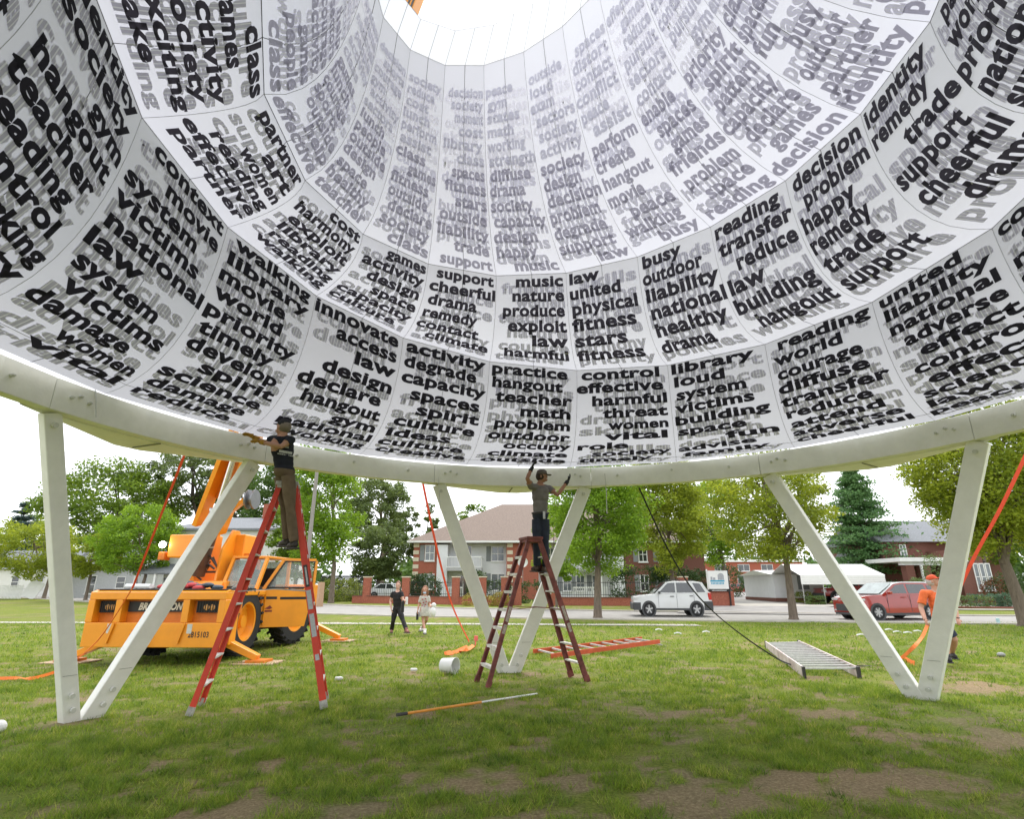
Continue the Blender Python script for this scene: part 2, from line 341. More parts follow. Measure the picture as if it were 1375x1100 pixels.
def ink_mat(name, col, tcol, tr, stripes=False):
    m = bpy.data.materials.new(name); nt, b, out = nodes_of(m); N = nt.nodes; L = nt.links
    b.inputs['Base Color'].default_value = (*col, 1); b.inputs['Roughness'].default_value = .8; b.inputs['Specular IOR Level'].default_value = .15
    t = N.new('ShaderNodeBsdfTranslucent'); t.inputs[0].default_value = (*tcol, 1)
    ms = N.new('ShaderNodeMixShader'); ms.inputs[0].default_value = tr; L.new(b.outputs[0], ms.inputs[1]); L.new(t.outputs[0], ms.inputs[2]); L.new(ms.outputs[0], out.inputs[0])
    if stripes:                      # narrow unprinted stripes between the printed ones
        a = N.new('ShaderNodeAttribute'); a.attribute_name = 'across'; f = N.new('ShaderNodeMath'); f.operation = 'MULTIPLY'; f.inputs[1].default_value = 34; g = N.new('ShaderNodeMath'); g.operation = 'FRACT'; h = N.new('ShaderNodeMath'); h.operation = 'GREATER_THAN'; h.inputs[1].default_value = .72
        L.new(a.outputs['Fac'], f.inputs[0]); L.new(f.outputs[0], g.inputs[0]); L.new(g.outputs[0], h.inputs[0])
        for sock, c0 in ((b.inputs['Base Color'], col), (t.inputs[0], tcol)):
            x = N.new('ShaderNodeMix'); x.data_type = 'RGBA'; L.new(h.outputs[0], x.inputs['Factor']); x.inputs['A'].default_value = (*c0, 1); x.inputs['B'].default_value = (.84, .84, .87, 1); L.new(x.outputs['Result'], sock)
    return m
fabric = fabric_mat(); FABS = [fabric, fabric_mat('mid_glow_fabric', (.60, .60, .655), (.68, .68, .74), .40), fabric_mat('high_glow_fabric', (.64, .64, .70), (.72, .72, .79), .42), fabric_mat('top_glow_fabric', (.74, .75, .80), (.86, .87, .92), .52)]  # one cloth throughout; glow of the upper tiers painted in as lighter colour
INKS = [ink_mat('black_ink', (.02, .02, .026), (.05, .045, .055), .4), ink_mat('glare_ink_low', (.045, .043, .055), (.10, .09, .11), .4), ink_mat('glare_ink_mid', (.36, .35, .41), (.60, .58, .66), .5), ink_mat('glare_ink_top', (.56, .555, .62), (.74, .73, .80), .5)]  # same black print; glare near the opening painted in as paler ink
GHOSTS = [ink_mat('show_through_ink_%d' % i, (c, c*.975, min(.95, c*1.12)), (c*1.05, c*1.02, min(1, c*1.16)), .4, True) for i, c in enumerate((.55, .60, .80, .92))]  # outer print showing through, with the glare painted in higher up
thread = mat('dark_thread', (.12, .12, .13), .8); seamm = mat('pale_seam', (.42, .42, .44), .8)
timber = mat('white_timber', (.83, .82, .78), .5, .05, 5, .12, 30, stretch=(1, 1, 1))
steel = mat('galvanised_steel', (.5, .5, .49), .4, .2, 30, metal=.7)
# hoops: radius, height, centre offset, tilt  (base, first ridge, second ridge, third ridge, lip)
HOOP = [dict(r=5.76, z=3.70, x=0, y=0, tx=0, ty=0, p=.069), dict(r=4.423, z=5.511, x=.12, y=-.188, tx=-.057, ty=-.086, p=.069),
        dict(r=3.443, z=6.582, x=.269, y=-.046, tx=.164, ty=-.005, p=-.02), dict(r=1.88, z=9.85, x=-.6, y=.2, tx=.6, ty=0, p=.042), dict(r=1.88, z=10.66, x=-.42, y=0, tx=.9, ty=0, p=.03)]
NG = 18; DG = 2*pi/NG
def hp(i, k):
    h = HOOP[i]; a = h['p']+k*DG; return Vector((CX+h['x']+h['r']*sin(a), CY+h['y']+h['r']*cos(a), h['z']+h['r']*(h['tx']*sin(a)+h['ty']*cos(a))))
SHAPE = [(.10, .92), (.06, .96), (.22, .86), (.5, .5)]
def seam_curve(t, k, n=24):          # tier t between hoop t (bottom) and t+1 (top); v=0 bottom
    B, T = np.array(hp(t, k)), np.array(hp(t+1, k)); a, c = SHAPE[t]
    Cn = T+(B-T)*np.array([a, a, c]); s = np.linspace(0, 1, n*4)[:, None]
    P = (1-s)**2*B+2*s*(1-s)*Cn+s*s*T
    d = np.concatenate([[0], np.cumsum(np.linalg.norm(np.diff(P, axis=0), axis=1))]); L = d[-1]
    q = np.linspace(0, L, n+1); return np.stack([np.interp(q, d, P[:, i]) for i in range(3)], 1), L
def gore(t, g):                      # returns function (u,v)->xyz with inward normal offset, and the mean length
    A, la = seam_curve(t, g); B, lb = seam_curve(t, g+1); n = len(A)-1
    def S(u, v, off=0.):
        u = np.asarray(u)[:, None]; v = np.clip(np.asarray(v), 0, 1)*n; i = np.minimum(v.astype(int), n-1); f = (v-i)[:, None]
        Pa = A[i]*(1-f)+A[i+1]*f; Pb = B[i]*(1-f)+B[i+1]*f; P = Pa*(1-u)+Pb*u
        du = Pb-Pa; dv = (A[i+1]-A[i])*(1-u)+(B[i+1]-B[i])*u; N = np.cross(du, dv); N /= np.linalg.norm(N, axis=1)[:, None]+1e-9
        return P+N*off
    return S, (la+lb)/2
TEXT = {
 0: {-7: 'eating life skills lunch hangout teacher math working attend system art', -6: 'identity society gym hangout teacher reading control working activity attend damage', -5: 'context movie system victims national law system victims damage women vital',
     -4: 'walking library movie world priority timely develop spirit science damage reduce climate', -3: 'innovate access law design declare hangout gym national working adverse', -2: 'activity degrade capacity spaces spirit culture ideas culture creative physical',
     -1: 'practice hangout teacher math problem outdoor occupy climate outside', 0: 'control effective harmful threat women vital role society timely', 1: 'library loud system victims building space fun advise family',
     2: 'reading world courage diffuse transfer reduce attend adverse cheerful', 3: 'united liability national adverse effect control effect science', 4: 'courage diffuse national adverse timely develop effect role culture', 5: 'transfer outdoor system world advise design library space'},
 1: {-8: 'class games strength society gym outside help', -7: 'courage games activity music funds eating partner', -6: 'class games activity society exciting make identity', -5: 'partner art women reading effective partner context', -4: 'cost harmony exploit library reading walking', -3: 'games activity design space capacity',
     -2: 'support cheerful drama remedy contact climate', -1: 'music nature produce exploit law harmful threat', 0: 'law united physical fitness stars fitness art', 1: 'busy outdoor liability national healthy drama context',
     2: 'reading transfer reduce law building hangout science', 3: 'decision problem happy remedy trade support law', 4: 'identity remedy trade support cheerful drama effect', 5: 'partner working priority national support courage', 6: 'harmony problem spaces games activity outside'},
 2: {-7: 'activity class pursuit society help outside', -6: 'class people games activity courage sectors help', -5: 'effective help outside sports courage lunch games class activity people', -4: 'teacher healthy space design outside people lunch sectors activity gym courage sports', -3: 'class society declare outside fitness games class assist perform lunch cost reduce society gym',
     -2: 'support trade liability outside stars fitness spaces class library cost moment society decision help', -1: 'music happy design capacity society drama diffuse strength working math states gym peace', 0: 'law support degrade problem decision design society activity society sectors exam loud',
     1: 'busy walking peace movie hangout create perform assist peace conflict contact distort spaces', 2: 'reading space problem friends games spaces enable contact sectors pursuit reduce games', 3: 'decision games declare capacity pattern spirit priority gym pursuit contact transfer',
     4: 'identity partner outdoor busy fun spaces class effective cost spirit friends', 5: 'partner express remedy outdoor reading nature society help'}}
GHOST = 'society law distort fitness drama produce nature physical country science building courage decision activity peace context tech digital national declare class friends victims working culture health danger policies damage timely outside capacity priority system adverse control effective harmony design games space trade project support skills access teacher spirit reduce women outdoor'.split()
tower = thing('word_tower', 'tall white fabric tower printed with black words, hanging over the timber ring', 'fabric tower', (CX, CY, 3.70))
inv = Vector((CX, CY, 3.70))
def place_word(S, s, u0, u1, v0, v1, off, bold):
    V, T = word_mesh(s, bold)
    # split long triangles is not needed: the panels are straight across and gently curved upwards
    x = V[:, 0]/V[:, 0].max(); y = V[:, 1].copy()
    xh = .55; y = np.where(y > xh, xh*1.16+(y-xh)*.72, np.where(y > 0, y*1.16, y*.8)); y = (y+.17)/(.17+xh*1.16+.135)
    P = S(u0+(u1-u0)*x, v0+(v1-v0)*y, off); return P-np.array(inv), T
r_ = random.Random(3)
panels = 0
for t in range(4):
    for g in range(-9, 9):
        S, L = gore(t, g)
        nv, nu = (14, 1) if t < 3 else (6, 1)
        uu, vv = np.meshgrid(np.linspace(0, 1, nu+1), np.linspace(0, 1, nv+1)); P = S(uu.ravel(), vv.ravel())-np.array(inv)
        idx = np.arange((nu+1)*(nv+1)).reshape(nv+1, nu+1); F = np.stack([idx[:-1, :-1], idx[:-1, 1:], idx[1:, 1:], idx[1:, :-1]], -1).reshape(-1, 4)
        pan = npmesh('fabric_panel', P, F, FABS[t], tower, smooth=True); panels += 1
        # thin seam along the left edge, thread up the middle
        for u, m, rr, nm in ((0., seamm, .003, 'seam'), (.5, thread if t < 3 else seamm, .0035, 'mid_thread')):
            v = np.linspace(0, 1, 13); C = S(np.full(13, u), v, .006)-np.array(inv); MB().tube(C, rr, 4).build(nm, m, pan)
        q = [S(np.array([u]), np.array([1.]), .006)[0]-np.array(inv) for u in (0, 1)]; MB().tube(q, .004, 4).build('hoop_seam', thread if t < 2 else seamm, pan)
        if t == 0: q = [S(np.array([u]), np.array([.13]), .006)[0]-np.array(inv) for u in (0, 1)]; MB().tube(q, .003, 4).build('hem_seam', seamm, pan)
        words = TEXT.get(t, {}).get(g)
        if words is None and t < 3 and -9 <= g < -6: words = TEXT[t][-6]
        if words is None: continue
        ws = words.split(); ws = ws[::-1] if t == 2 else ws; nrow = [12 if g <= -4 else 11 if g >= 3 else 10, 7, 15][t]; pitch = L/nrow; VV = []; TT = []; nlow = [0, 0]; GV = []; GT = []; GU = []; o1 = o2 = 0
        align = r_.random() < .5; vtop = 1.0 if t == 0 else .985
        rows = nrow
        if t == 2: ws = ([r_.choice(GHOST) for _ in range(40)]+ws)[-rows:]; vtop = rows*pitch/L+.012
        for i in range(2 if t == 2 else 0, rows):
            v1 = vtop-i*pitch/L-.004; v0 = v1-pitch*.93/L
            if v0 < .008: break
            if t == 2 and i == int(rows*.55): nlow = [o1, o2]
            w = ws[i] if i < len(ws) else r_.choice(GHOST)
            wd = min(.94, .16+.098*len(w))*r_.uniform(.9, 1.042); wd = min(wd, .94)
            if r_.random() < .25: align = not align
            u0 = .03+r_.uniform(0, .042) if align else .97-wd-r_.uniform(0, .042)
            P, T = place_word(S, w, u0, u0+wd, v0, v1, .014, .042); VV.append(P); TT.append(T+o1); o1 += len(P)
            gw = r_.choice(GHOST); wd = min(.9, .2+.098*len(gw)); ga = r_.random(); a0 = .04 if ga < .5 else .96-wd; sh = pitch*.45/L
            if v0-sh > .008 and r_.random() < .93:
                P, T = place_word(S, gw, a0, a0+wd, v0-sh, v1-sh, .009, .042); GV.append(P); GU.append(a0+wd*word_mesh(gw, .042)[0][:, 0]/word_mesh(gw, .042)[0][:, 0].max()); GT.append(T+o2); o2 += len(P)
        def split(P, T, inks, nm, cut, U=None):   # upper rows of tier 3 take the palest ink, as painted glare
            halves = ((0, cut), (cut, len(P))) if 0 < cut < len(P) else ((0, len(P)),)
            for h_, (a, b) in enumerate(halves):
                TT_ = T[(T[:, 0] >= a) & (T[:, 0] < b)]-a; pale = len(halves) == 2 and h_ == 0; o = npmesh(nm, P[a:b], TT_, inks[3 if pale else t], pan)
                if U is not None: q_ = o.data.attributes.new('across', 'FLOAT', 'POINT'); q_.data.foreach_set('value', U[a:b].astype(np.float32))
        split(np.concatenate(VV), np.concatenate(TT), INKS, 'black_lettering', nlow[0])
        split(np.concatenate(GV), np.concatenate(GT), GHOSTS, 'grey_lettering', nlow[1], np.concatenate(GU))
tower_objs = [o for o in bpy.data.objects if o.parent is tower]
# ---- ring of timber beams
ring = thing('timber_ring', 'white painted timber ring beam carried on V shaped legs under the word tower', 'ring structure')
RI = 5.745
for k in range(6):
    th = PH+(k-1)*pi/3
    for s_, (a0, a1) in enumerate(((-15, 15), (15, 45))):
        n = 5; mb = MB(); vs = []
        for i in range(n+1):
            a = th+R(a0+(a1-a0)*i/n)+(0.0006 if i == 0 else -0.0006 if i == n else 0)
            for r, z in ((RI, ZB), (RI+.15, ZB), (RI+.15, ZB+.36), (RI, ZB+.36)): vs.append(pol(r, a, z))
        fs = [(i*4+j, i*4+(j+1) % 4, i*4+(j+1) % 4+4, i*4+j+4) for i in range(n) for j in range(4)]+[(3, 2, 1, 0), tuple(n*4+j for j in range(4))]
        mb.add(vs, fs); o = mb.build('ring_segment', timber, ring, bevel=.006)
        # bolts and rope ends on the inner face
        mb = MB()
        for a in ((-13, -12, -10.8, 10.8, 12, 13) if s_ == 0 else (20, 30, 40)):
            A = th+R(a); p = pol(RI, A, ZB+.19+(.04 if abs(a) in (12, 30) else 0)); q = pol(RI-.035, A, p.z); mb = MB(); mb.tube([p, q], .022, 8); mb.tube([q, pol(RI-.055, A, p.z)], .011, 6); mb.build('bolt', mat('white_bolt', (.62, .62, .58), .4), o)
    # outrigger triangle over each V
    mb = MB(); pts = [pol(RI+.152, th+R(a)) for a in (-17, -10, 0, 10, 17)]; apex = [pol(6.52, th+R(1.6)), pol(6.52, th-R(1.6))]
    out = [(p.x, p.y) for p in pts+apex]; mb.prism(out, .13, Matrix.Translation((0, 0, ZB-.012))); mb.build('outrigger_soffit', timber, ring, bevel=.008)
    for s in (-1, 1):
        mb = MB(); mb.beam(pol(RI+.22, th+R(s*17.3), ZB+.2), pol(6.46, th+R(s*.9), ZB+.2), .09, .18); mb.build('outrigger_beam', timber, ring, bevel=.006)
    mb = MB(); mb.beam(pol(RI+.1, th, ZB-.02), pol(6.4, th, ZB-.02), .012, .012); mb.build('joint_strip', mat('dark_joint', (.18, .18, .15), .8), ring)
    for s in (-1, 1):
        top = pol(RB+.02, th+s*R(14.8 if (k == 2 and s > 0) else 13.8), ZB-.005); bot = pol(LEGR+s*.004, th+s*R((.62, .35, .2)[k] if k < 3 else .5), -.12); d = (top-bot)
        tang = pol(1, th+pi/2)-pol(0, 0); rad = pol(1, th)-pol(0, 0)
        wd_ = .185 if (k == 0 and s < 0) else .24; mb = MB(); mb.beam(bot, top, wd_, .12, up=rad); leg = mb.build('leg', timber, ring, bevel=.012)
        n_ = d.normalized().cross(tang).normalized(); n_ = n_ if n_.dot(rad) < 0 else -n_
        for f_ in (.078, .125, .965):
            p = bot+d*f_; MB().tube([p+n_*.07, p+n_*.105], .03, 10).build('bolt', MATS['white_bolt'], leg)
        c_ = bot+d*.19; MB().beam(c_+n_*.0762-tang*.08, c_+n_*.0762+tang*.08, .004, .003, up=n_).build('joint_line', MATS['dark_joint'], leg)
    base = pol(LEGR-.02, th, .0); rad = pol(1, th)-pol(0, 0); tang = pol(1, th+pi/2)-pol(0, 0)
    M = frame(base-rad*.075, tang, Vector((0, 0, 1))); out = [(-.12, -.042), (.12, -.042), (.155, .03), (.165, .1), (-.165, .1), (-.155, .03)]
    if k == 1: MB().prism([(-.11, -.042), (-.06, -.09), (.06, -.09), (.11, -.042), (.165, .1), (-.165, .1)], .02, M).build('foot_plate', timber, ring, bevel=.006)
# small rope tails hanging at the ring
cord = mat('white_rope', (.6, .6, .58), .8)
for px, py, py2, Y in ((126, 505, 560, 6.2), (588, 628, 700, 10.3), (812, 636, 690, 10.2)):
    p = D(px, py, Y); q = D(px+3, py2, Y); o = MB().tube([p, (p+q)/2+Vector((.01, 0, 0)), q], .007, 5).build('rope_tail', cord)
    tag(o, {126: 'short white rope tail hanging from the ring beam above the left V leg', 588: 'thin white rope hanging beside the middle V left leg top', 812: 'thin white rope hanging right of the worker on the dark ladder'}[px], 'rope')
# ---------------------------------------------------------------- buildings
brick = mat('red_brick', (.30, .085, .052), .85, .18, 14, .3, 60, col2=(.36, .12, .075))
brick_dk = mat('dark_brick', (.17, .07, .05), .85, .2, 14, .3, 60)
stonem = mat('cream_stone', (.62, .55, .42), .8, .08, 6)
siding = mat('white_siding', (.70, .71, .72), .6, .04, 2.)
sidingW = mat('warm_white_siding', (.74, .73, .70), .6, .04, 2.)
shingle = mat('brown_shingles', (.215, .165, .135), .9, .2, 9, .4, 30)
shingleG = mat('grey_shingles', (.20, .21, .225), .9, .2, 9, .4, 30)
trimw = mat('white_trim', (.76, .76, .74), .5, .04, 3.)
pane_m = glass_mat('window_glass', (.10, .12, .13)); pane_d = glass_mat('dark_window_glass', (.035, .04, .045))
blindm = mat('pale_blind', (.42, .43, .42), .6, .1, 6.)
shut = mat('grey_shutter', (.22, .235, .24), .7, .1, 6.)
blackm = mat('black_metal', (.012, .012, .013), .5, .2, 20)
hedge_m = leaf_mat('hedge_leaf', (.018, .045, .012), (.06, .11, .025)); hedge_y = leaf_mat('yellow_hedge_leaf', (.10, .15, .02), (.26, .30, .05))
def window(par, x0, x1, z0, z1, y, mull=1, sh=False, pm=None, rail=True):
    fr = MB(); t = .07
    for a in ((x0, x0+t), (x1-t, x1)): fr.b2((a[0], y-.05, z0), (a[1], y, z1))
    for a in ((z0, z0+t), (z1-t, z1)): fr.b2((x0+t+.001, y-.048, a[0]), (x1-t-.001, y, a[1]))
    if mull:
        for i in range(mull): c = x0+(x1-x0)*(i+1)/(mull+1); fr.b2((c-.03, y-.044, z0+t+.001), (c+.03, y, z1-t-.001))
    if rail: fr.b2((x0+t+.001, y-.04, (z0+z1)/2-.03), (x1-t-.001, y-.002, (z0+z1)/2+.03))
    o = fr.build('window', trimw, par); MB().b2((x0+t, y-.02, z0+t), (x1-t, y-.012, z1-t)).build('pane', pm or pane_m, o)
    MB().b2((x0-.06, y-.12, z0-.09), (x1+.06, y-.002, z0-.002)).build('sill', trimw, o)
    if sh:
        for a in ((x0-.5, x0-.04),): MB().b2((a[0], y-.04, z0), (a[1], y-.002, z1)).build('shutter', shut, par)
    return o
def hip(mb, x0, x1, y0, y1, z, h, ov=.5, ridge=None):
    a = (x0-ov, y0-ov, z); b = (x1+ov, y0-ov, z); c = (x1+ov, y1+ov, z); d = (x0-ov, y1+ov, z); ym = (y0+y1)/2; w = (y1-y0)/2+ov
    rx0, rx1 = (x0-ov+w, x1+ov-w) if ridge is None else ridge
    V = [a, b, c, d, (rx0, ym, z+h), (rx1, ym, z+h)]+[(p[0], p[1], z-.18) for p in (a, b, c, d)]
    mb.add(V, [(0, 1, 5, 4), (1, 2, 5), (2, 3, 4, 5), (3, 0, 4), (6, 7, 1, 0), (7, 8, 2, 1), (8, 9, 3, 2), (9, 6, 0, 3), (9, 8, 7, 6)]); return mb
# apartment block
A0 = at(553, 56); bx = A0.x; g0 = A0.z
def PX(px, Y): return D(px, 760, Y).x-bx
apt = thing('apartment_building', 'two storey red brick and white siding apartment block with brown hip roof', 'building', (bx, 56, g0), R(0))
X1, X2, X3, X4 = 0, PX(587, 56), PX(680, 56), PX(723, 56); XR = PX(905, 56); eh = 5.35
MB().b2((X1, 0, -.3), (X2, 12, eh)).build('brick_wall', brick, apt); MB().b2((X2+.002, 1.2, -.3), (X3, 11.9, eh-.002)).build('white_wall', siding, apt)
MB().b2((X2+.004, -.35, -.3), (PX(601, 56), 1.2, eh-.35)).build('chimney_chase', siding, apt)
MB().b2((X3+.002, 0, -.3), (X4, 12, eh-.004)).build('brick_wall', brick, apt); MB().b2((X4+.002, 1.5, -.3), (XR, 11.8, eh-.006)).build('white_wall', siding, apt)
MB().b2((PX(822, 56), -.3, -.3), (PX(837, 56), 1.5, 5.0)).build('chimney_chase', siding, apt); MB().b2((PX(838, 56)+.05, 0, -.3), (XR+3, 1.5, eh-.01)).build('brick_wall', brick_dk, apt)
mb = MB(); hip(mb, X1, XR+4, 0, 12, eh+.02, 4.4, .55, (PX(672, 56), XR-3)); mb.build('roof', shingle, apt)
MB().b2((X1-.6, -.62, eh-.17), (XR+4.4, -.56, eh+.01)).build('gutter', trimw, apt)
for xa in (X1, X3+.1):
    for i in range(8):
        MB().b2((xa-.03, -.04, .15+i*.66), (xa+.52, .3, .52+i*.66)).build('quoin', stonem, apt)
def sub(o): return o
window(apt, PX(570, 56), PX(583, 56), 3.5, 5.0, -.0, 1, True); window(apt, PX(570, 56), PX(584, 56), .9, 2.3, -.0, 1, True)
window(apt, PX(659, 56), PX(677, 56), 3.5, 4.95, 1.2, 1, True); window(apt, PX(659, 56), PX(678, 56), .75, 2.35, 1.2, 1, True)
window(apt, PX(623, 56), PX(632, 56), 3.1, 5.0, 1.2, 0, False, pane_d, False)
window(apt, PX(612, 56), PX(630, 56), .1, 2.2, 1.2, 1, False, pane_d, False)
for x in (735, 757, 775, 797): window(apt, PX(x, 56), PX(x+12, 56), 3.4, 4.8, 1.5, 1, True); window(apt, PX(x, 56), PX(x+12, 56), .7, 2.2, 1.5, 1, True)
for x in (858, 885): window(apt, PX(x, 56), PX(x+12, 56), 3.4, 4.8, 0, 1, True, pane_d); window(apt, PX(x, 56), PX(x+12, 56), .7, 2.2, 0, 1, True, pane_d)
def balcony(px0, px1, z):
    x0, x1 = PX(px0, 56), PX(px1, 56); b = MB().b2((x0, -.9, z-.3), (x1, 1.18, z-.02)).build('balcony_deck', mat('grey_deck', (.4, .4, .4), .7), apt)
    MB().b2((x0, -.92, z+.93), (x1, -.84, z+1.02)).b2((x0, -.92, z+.0), (x1, -.84, z+.07)).b2((x1-.08, -.83, z+.93), (x1, 1.17, z+1.02)).b2((x1-.08, -.83, z+.0), (x1, 1.17, z+.07)).build('balcony_rail', trimw, b)
    m = MB(); n = int((x1-x0)/.14)
    for i in range(n+1): x = x0+.02+(x1-x0-.06)*i/n; m.b2((x-.02, -.9, z+.071), (x+.02, -.86, z+.929))
    for i in range(14): y = -.75+i*.14; m.b2((x1-.06, y-.02, z+.071), (x1-.02, y+.02, z+.929))
    m.build('baluster', trimw, b)['kind'] = 'stuff'
    MB().b2((x1-.6, -.8, -.3), (x1-.42, -.62, z-.31)).build('balcony_post', trimw, apt)
balcony(601, 647, 2.85); balcony(776, 812, 2.85)
for p0, p1 in ((600, 622), (769, 816)):   # white ground floor railings
    x0, x1 = PX(p0, 52), PX(p1, 52); o = MB().b2((x0, -3.6, 1.0), (x1, -3.52, 1.1)).b2((x0, -3.6, .1), (x1, -3.52, .18)).build('patio_rail', trimw, apt)
    m = MB(); n = int((x1-x0)/.16)
    for i in range(n+1): x = x0+(x1-x0-.05)*i/n; m.b2((x, -3.58, .18), (x+.05, -3.54, 1.0))
    m.build('baluster', trimw, o)['kind'] = 'stuff'
dsh = thing('satellite_dish', 'round white satellite dish beside the apartment brick corner', 'satellite dish', D(702, 755, 53))
MB().lathe([(0, .0), (.25, .03), (.45, .12), (.46, .125), (.25, .05), (0, .02)], 16, rot=Matrix.Rotation(R(100), 3, 'X')).build('dish', trimw, dsh); MB().tube([(0, .1, 0), (0, .1, -2.2)], .03, 6).build('pole', shut, dsh)
# brick boundary wall with piers and railings
def gb(px, Y): p = at(px, Y); return p
wl = [(475, 46.5), (600, 44), (690, 42.5)]; wr = [(742, 42.4), (962, 41)]
bw = thing('brick_wall', 'low red brick garden wall with piers and black railings across the road', 'wall')
def wallrun(P, piers, par):
    pts = [gb(a, b) for a, b in P]; 
    for p, q in zip(pts[:-1], pts[1:]):
        m = MB(); m.beam(p+Vector((0, 0, .12)), q+Vector((0, 0, .12)), .25, .75); m.build('wall_base', brick, par)
        m = MB(); m.beam(p+Vector((0, 0, .53)), q+Vector((0, 0, .53)), .32, .06); m.build('coping', brick_dk, par)
        m = MB(); n = int((q-p).length/.16)
        for z in (.72, 1.55): m.beam(p+Vector((0, 0, z)), q+Vector((0, 0, z)), .035, .035)
        for i in range(n): c = p.lerp(q, (i+.5)/n); m.box(c+Vector((0, 0, 1.1)), (.022, .022, 1.08))
        m.build('railing', blackm, par)['kind'] = 'stuff'
    for px, Y in piers:
        p = gb(px, Y); MB().box(p+Vector((0, 0, .85)), (.55, .5, 2.1)).build('pier', brick, par); MB().box(p+Vector((0, 0, 1.94)), (.64, .6, .08)).build('pier_cap', stonem, par)
wallrun(wl, [(493, 46.2), (545, 45.1), (612, 43.8), (648, 43.1), (678, 42.8), (695, 42.4)], bw)
bw2 = thing('brick_wall', 'long red brick wall with black railings behind the white parked car', 'wall'); wallrun(wr, [(742, 42.4), (918, 41.3)], bw2)
def bush(name, label, c, r, m, n=1600, s=.11, group=None, cat='bush'):
    u = rng.normal(size=(n, 3)); u /= np.linalg.norm(u, axis=1)[:, None]; rr = rng.uniform(.78, 1.05, n)[:, None]*(1+.16*np.sin(u[:, :1]*7+c[0])*np.cos(u[:, 1:2]*6))
    if r[2] < r[0]*.75: u = np.sign(u)*np.abs(u)**.6
    P = u*rr*np.array(r); P[:, 2] = np.maximum(P[:, 2], -r[2]*.9)
    V, F = leaf_cards(P, s); return tag(npmesh(name, V, F, m, loc=(c[0], c[1], c[2]+r[2]*.88)), label, cat, group)
def leaf_cards(P, s, up=.3):
    n = len(P); a = rng.normal(size=(n, 3)); a[:, 2] *= .7; a /= np.linalg.norm(a, axis=1)[:, None]; b = rng.normal(size=(n, 3)); b = np.cross(a, b); b /= np.linalg.norm(b, axis=1)[:, None]+1e-9
    w = (s*rng.uniform(.6, 1.25, n))[:, None]; l = w*rng.uniform(.9, 1.5, (n, 1)); A = P-a*l*.5; B = P+b*w*.36; C = P+a*l*.5; D_ = P-b*w*.36
    V = np.stack([A, B, C, D_], 1).reshape(-1, 3); F = np.arange(4*n).reshape(-1, 4); return V, F
def bushrow(lst):
    for nm, lab, px, Y, r, m, n, s in lst: p = at(px, Y); bush(nm, lab, (p.x, Y, p.z), r, m, n, s)
bushrow([('clipped_hedge', 'dark clipped hedge behind the wall at the apartment left corner', 554, 48, (1.3, .8, 1.15), hedge_m, 2600, .13), ('clipped_hedge', 'dark clipped hedge left of the white chimney chase', 571, 48, (1.3, .8, 1.2), hedge_m, 2600, .13),
 ('round_bush', 'rounded dark bush seen through the middle V', 641, 48, (.9, .8, 1.3), hedge_m, 1800, .13), ('round_bush', 'low dark bush under the lower right apartment window', 664, 49, (1.4, .8, .9), hedge_m, 2000, .13),
 ('round_bush', 'dark round bush between the dark ladder legs', 714, 46, (1.2, .8, .85), hedge_m, 1800, .12), ('tall_hedge', 'long tall dark hedge behind the railings over the white parked car', 862, 45, (2.3, .9, 1.45), hedge_m, 4200, .14), ('tall_hedge', 'dark hedge behind the railings, next to the sign', 905, 45, (1.9, .9, 1.4), hedge_m, 3600, .14), ('tall_hedge', 'dark hedge close to the white sign board', 940, 46, (1.4, .9, 1.3), hedge_m, 2600, .14),
 ('clipped_hedge', 'yellow green clipped hedge right of the crane door', 457, 50, (1.7, .8, .95), hedge_y, 3000, .13), ('leafy_plant', 'pale green plants at the foot of the yellow hedge', 443, 49, (1.1, .6, .5), hedge_y, 1400, .12),
 ('round_bush', 'large round dark bush right of the sign board', 979, 62, (1.9, 1.6, 1.7), hedge_m, 3200, .15),
 ('leafy_plant', 'yellow flowering plant in front of the brick wall behind the dark ladder', 637, 41.8, (.8, .4, .42), leaf_mat('yellow_plant', (.18, .17, .03), (.45, .36, .08)), 900, .1),
 ('leafy_plant', 'yellow green plant right of the dark ladder left legs', 672, 41.5, (.6, .4, .5), leaf_mat('yellow_plant', (.18, .17, .03), (.45, .36, .08)), 800, .1),
 ('leafy_plant', 'spiky yellow plant beside the last brick pier by the dark ladder', 655, 41.3, (.5, .35, .35), leaf_mat('yellow_plant', (.18, .17, .03), (.45, .36, .08)), 600, .1)])
# dark fence left of the brick wall
fz = thing('metal_fence', 'dark metal fence behind the yellow green hedge', 'fence'); p, q = gb(430, 56), gb(495, 53)
for z in (.4, 2.0): MB().beam(p+Vector((0, 0, z)), q+Vector((0, 0, z)), .05, .05).build('rail', blackm, fz)
m = MB(); n = int((q-p).length/.14)
for i in range(n): c = p.lerp(q, i/n); m.box(c+Vector((0, 0, 1.1)), (.07, .03, 2.1))
m.build('bar', blackm, fz)['kind'] = 'stuff'
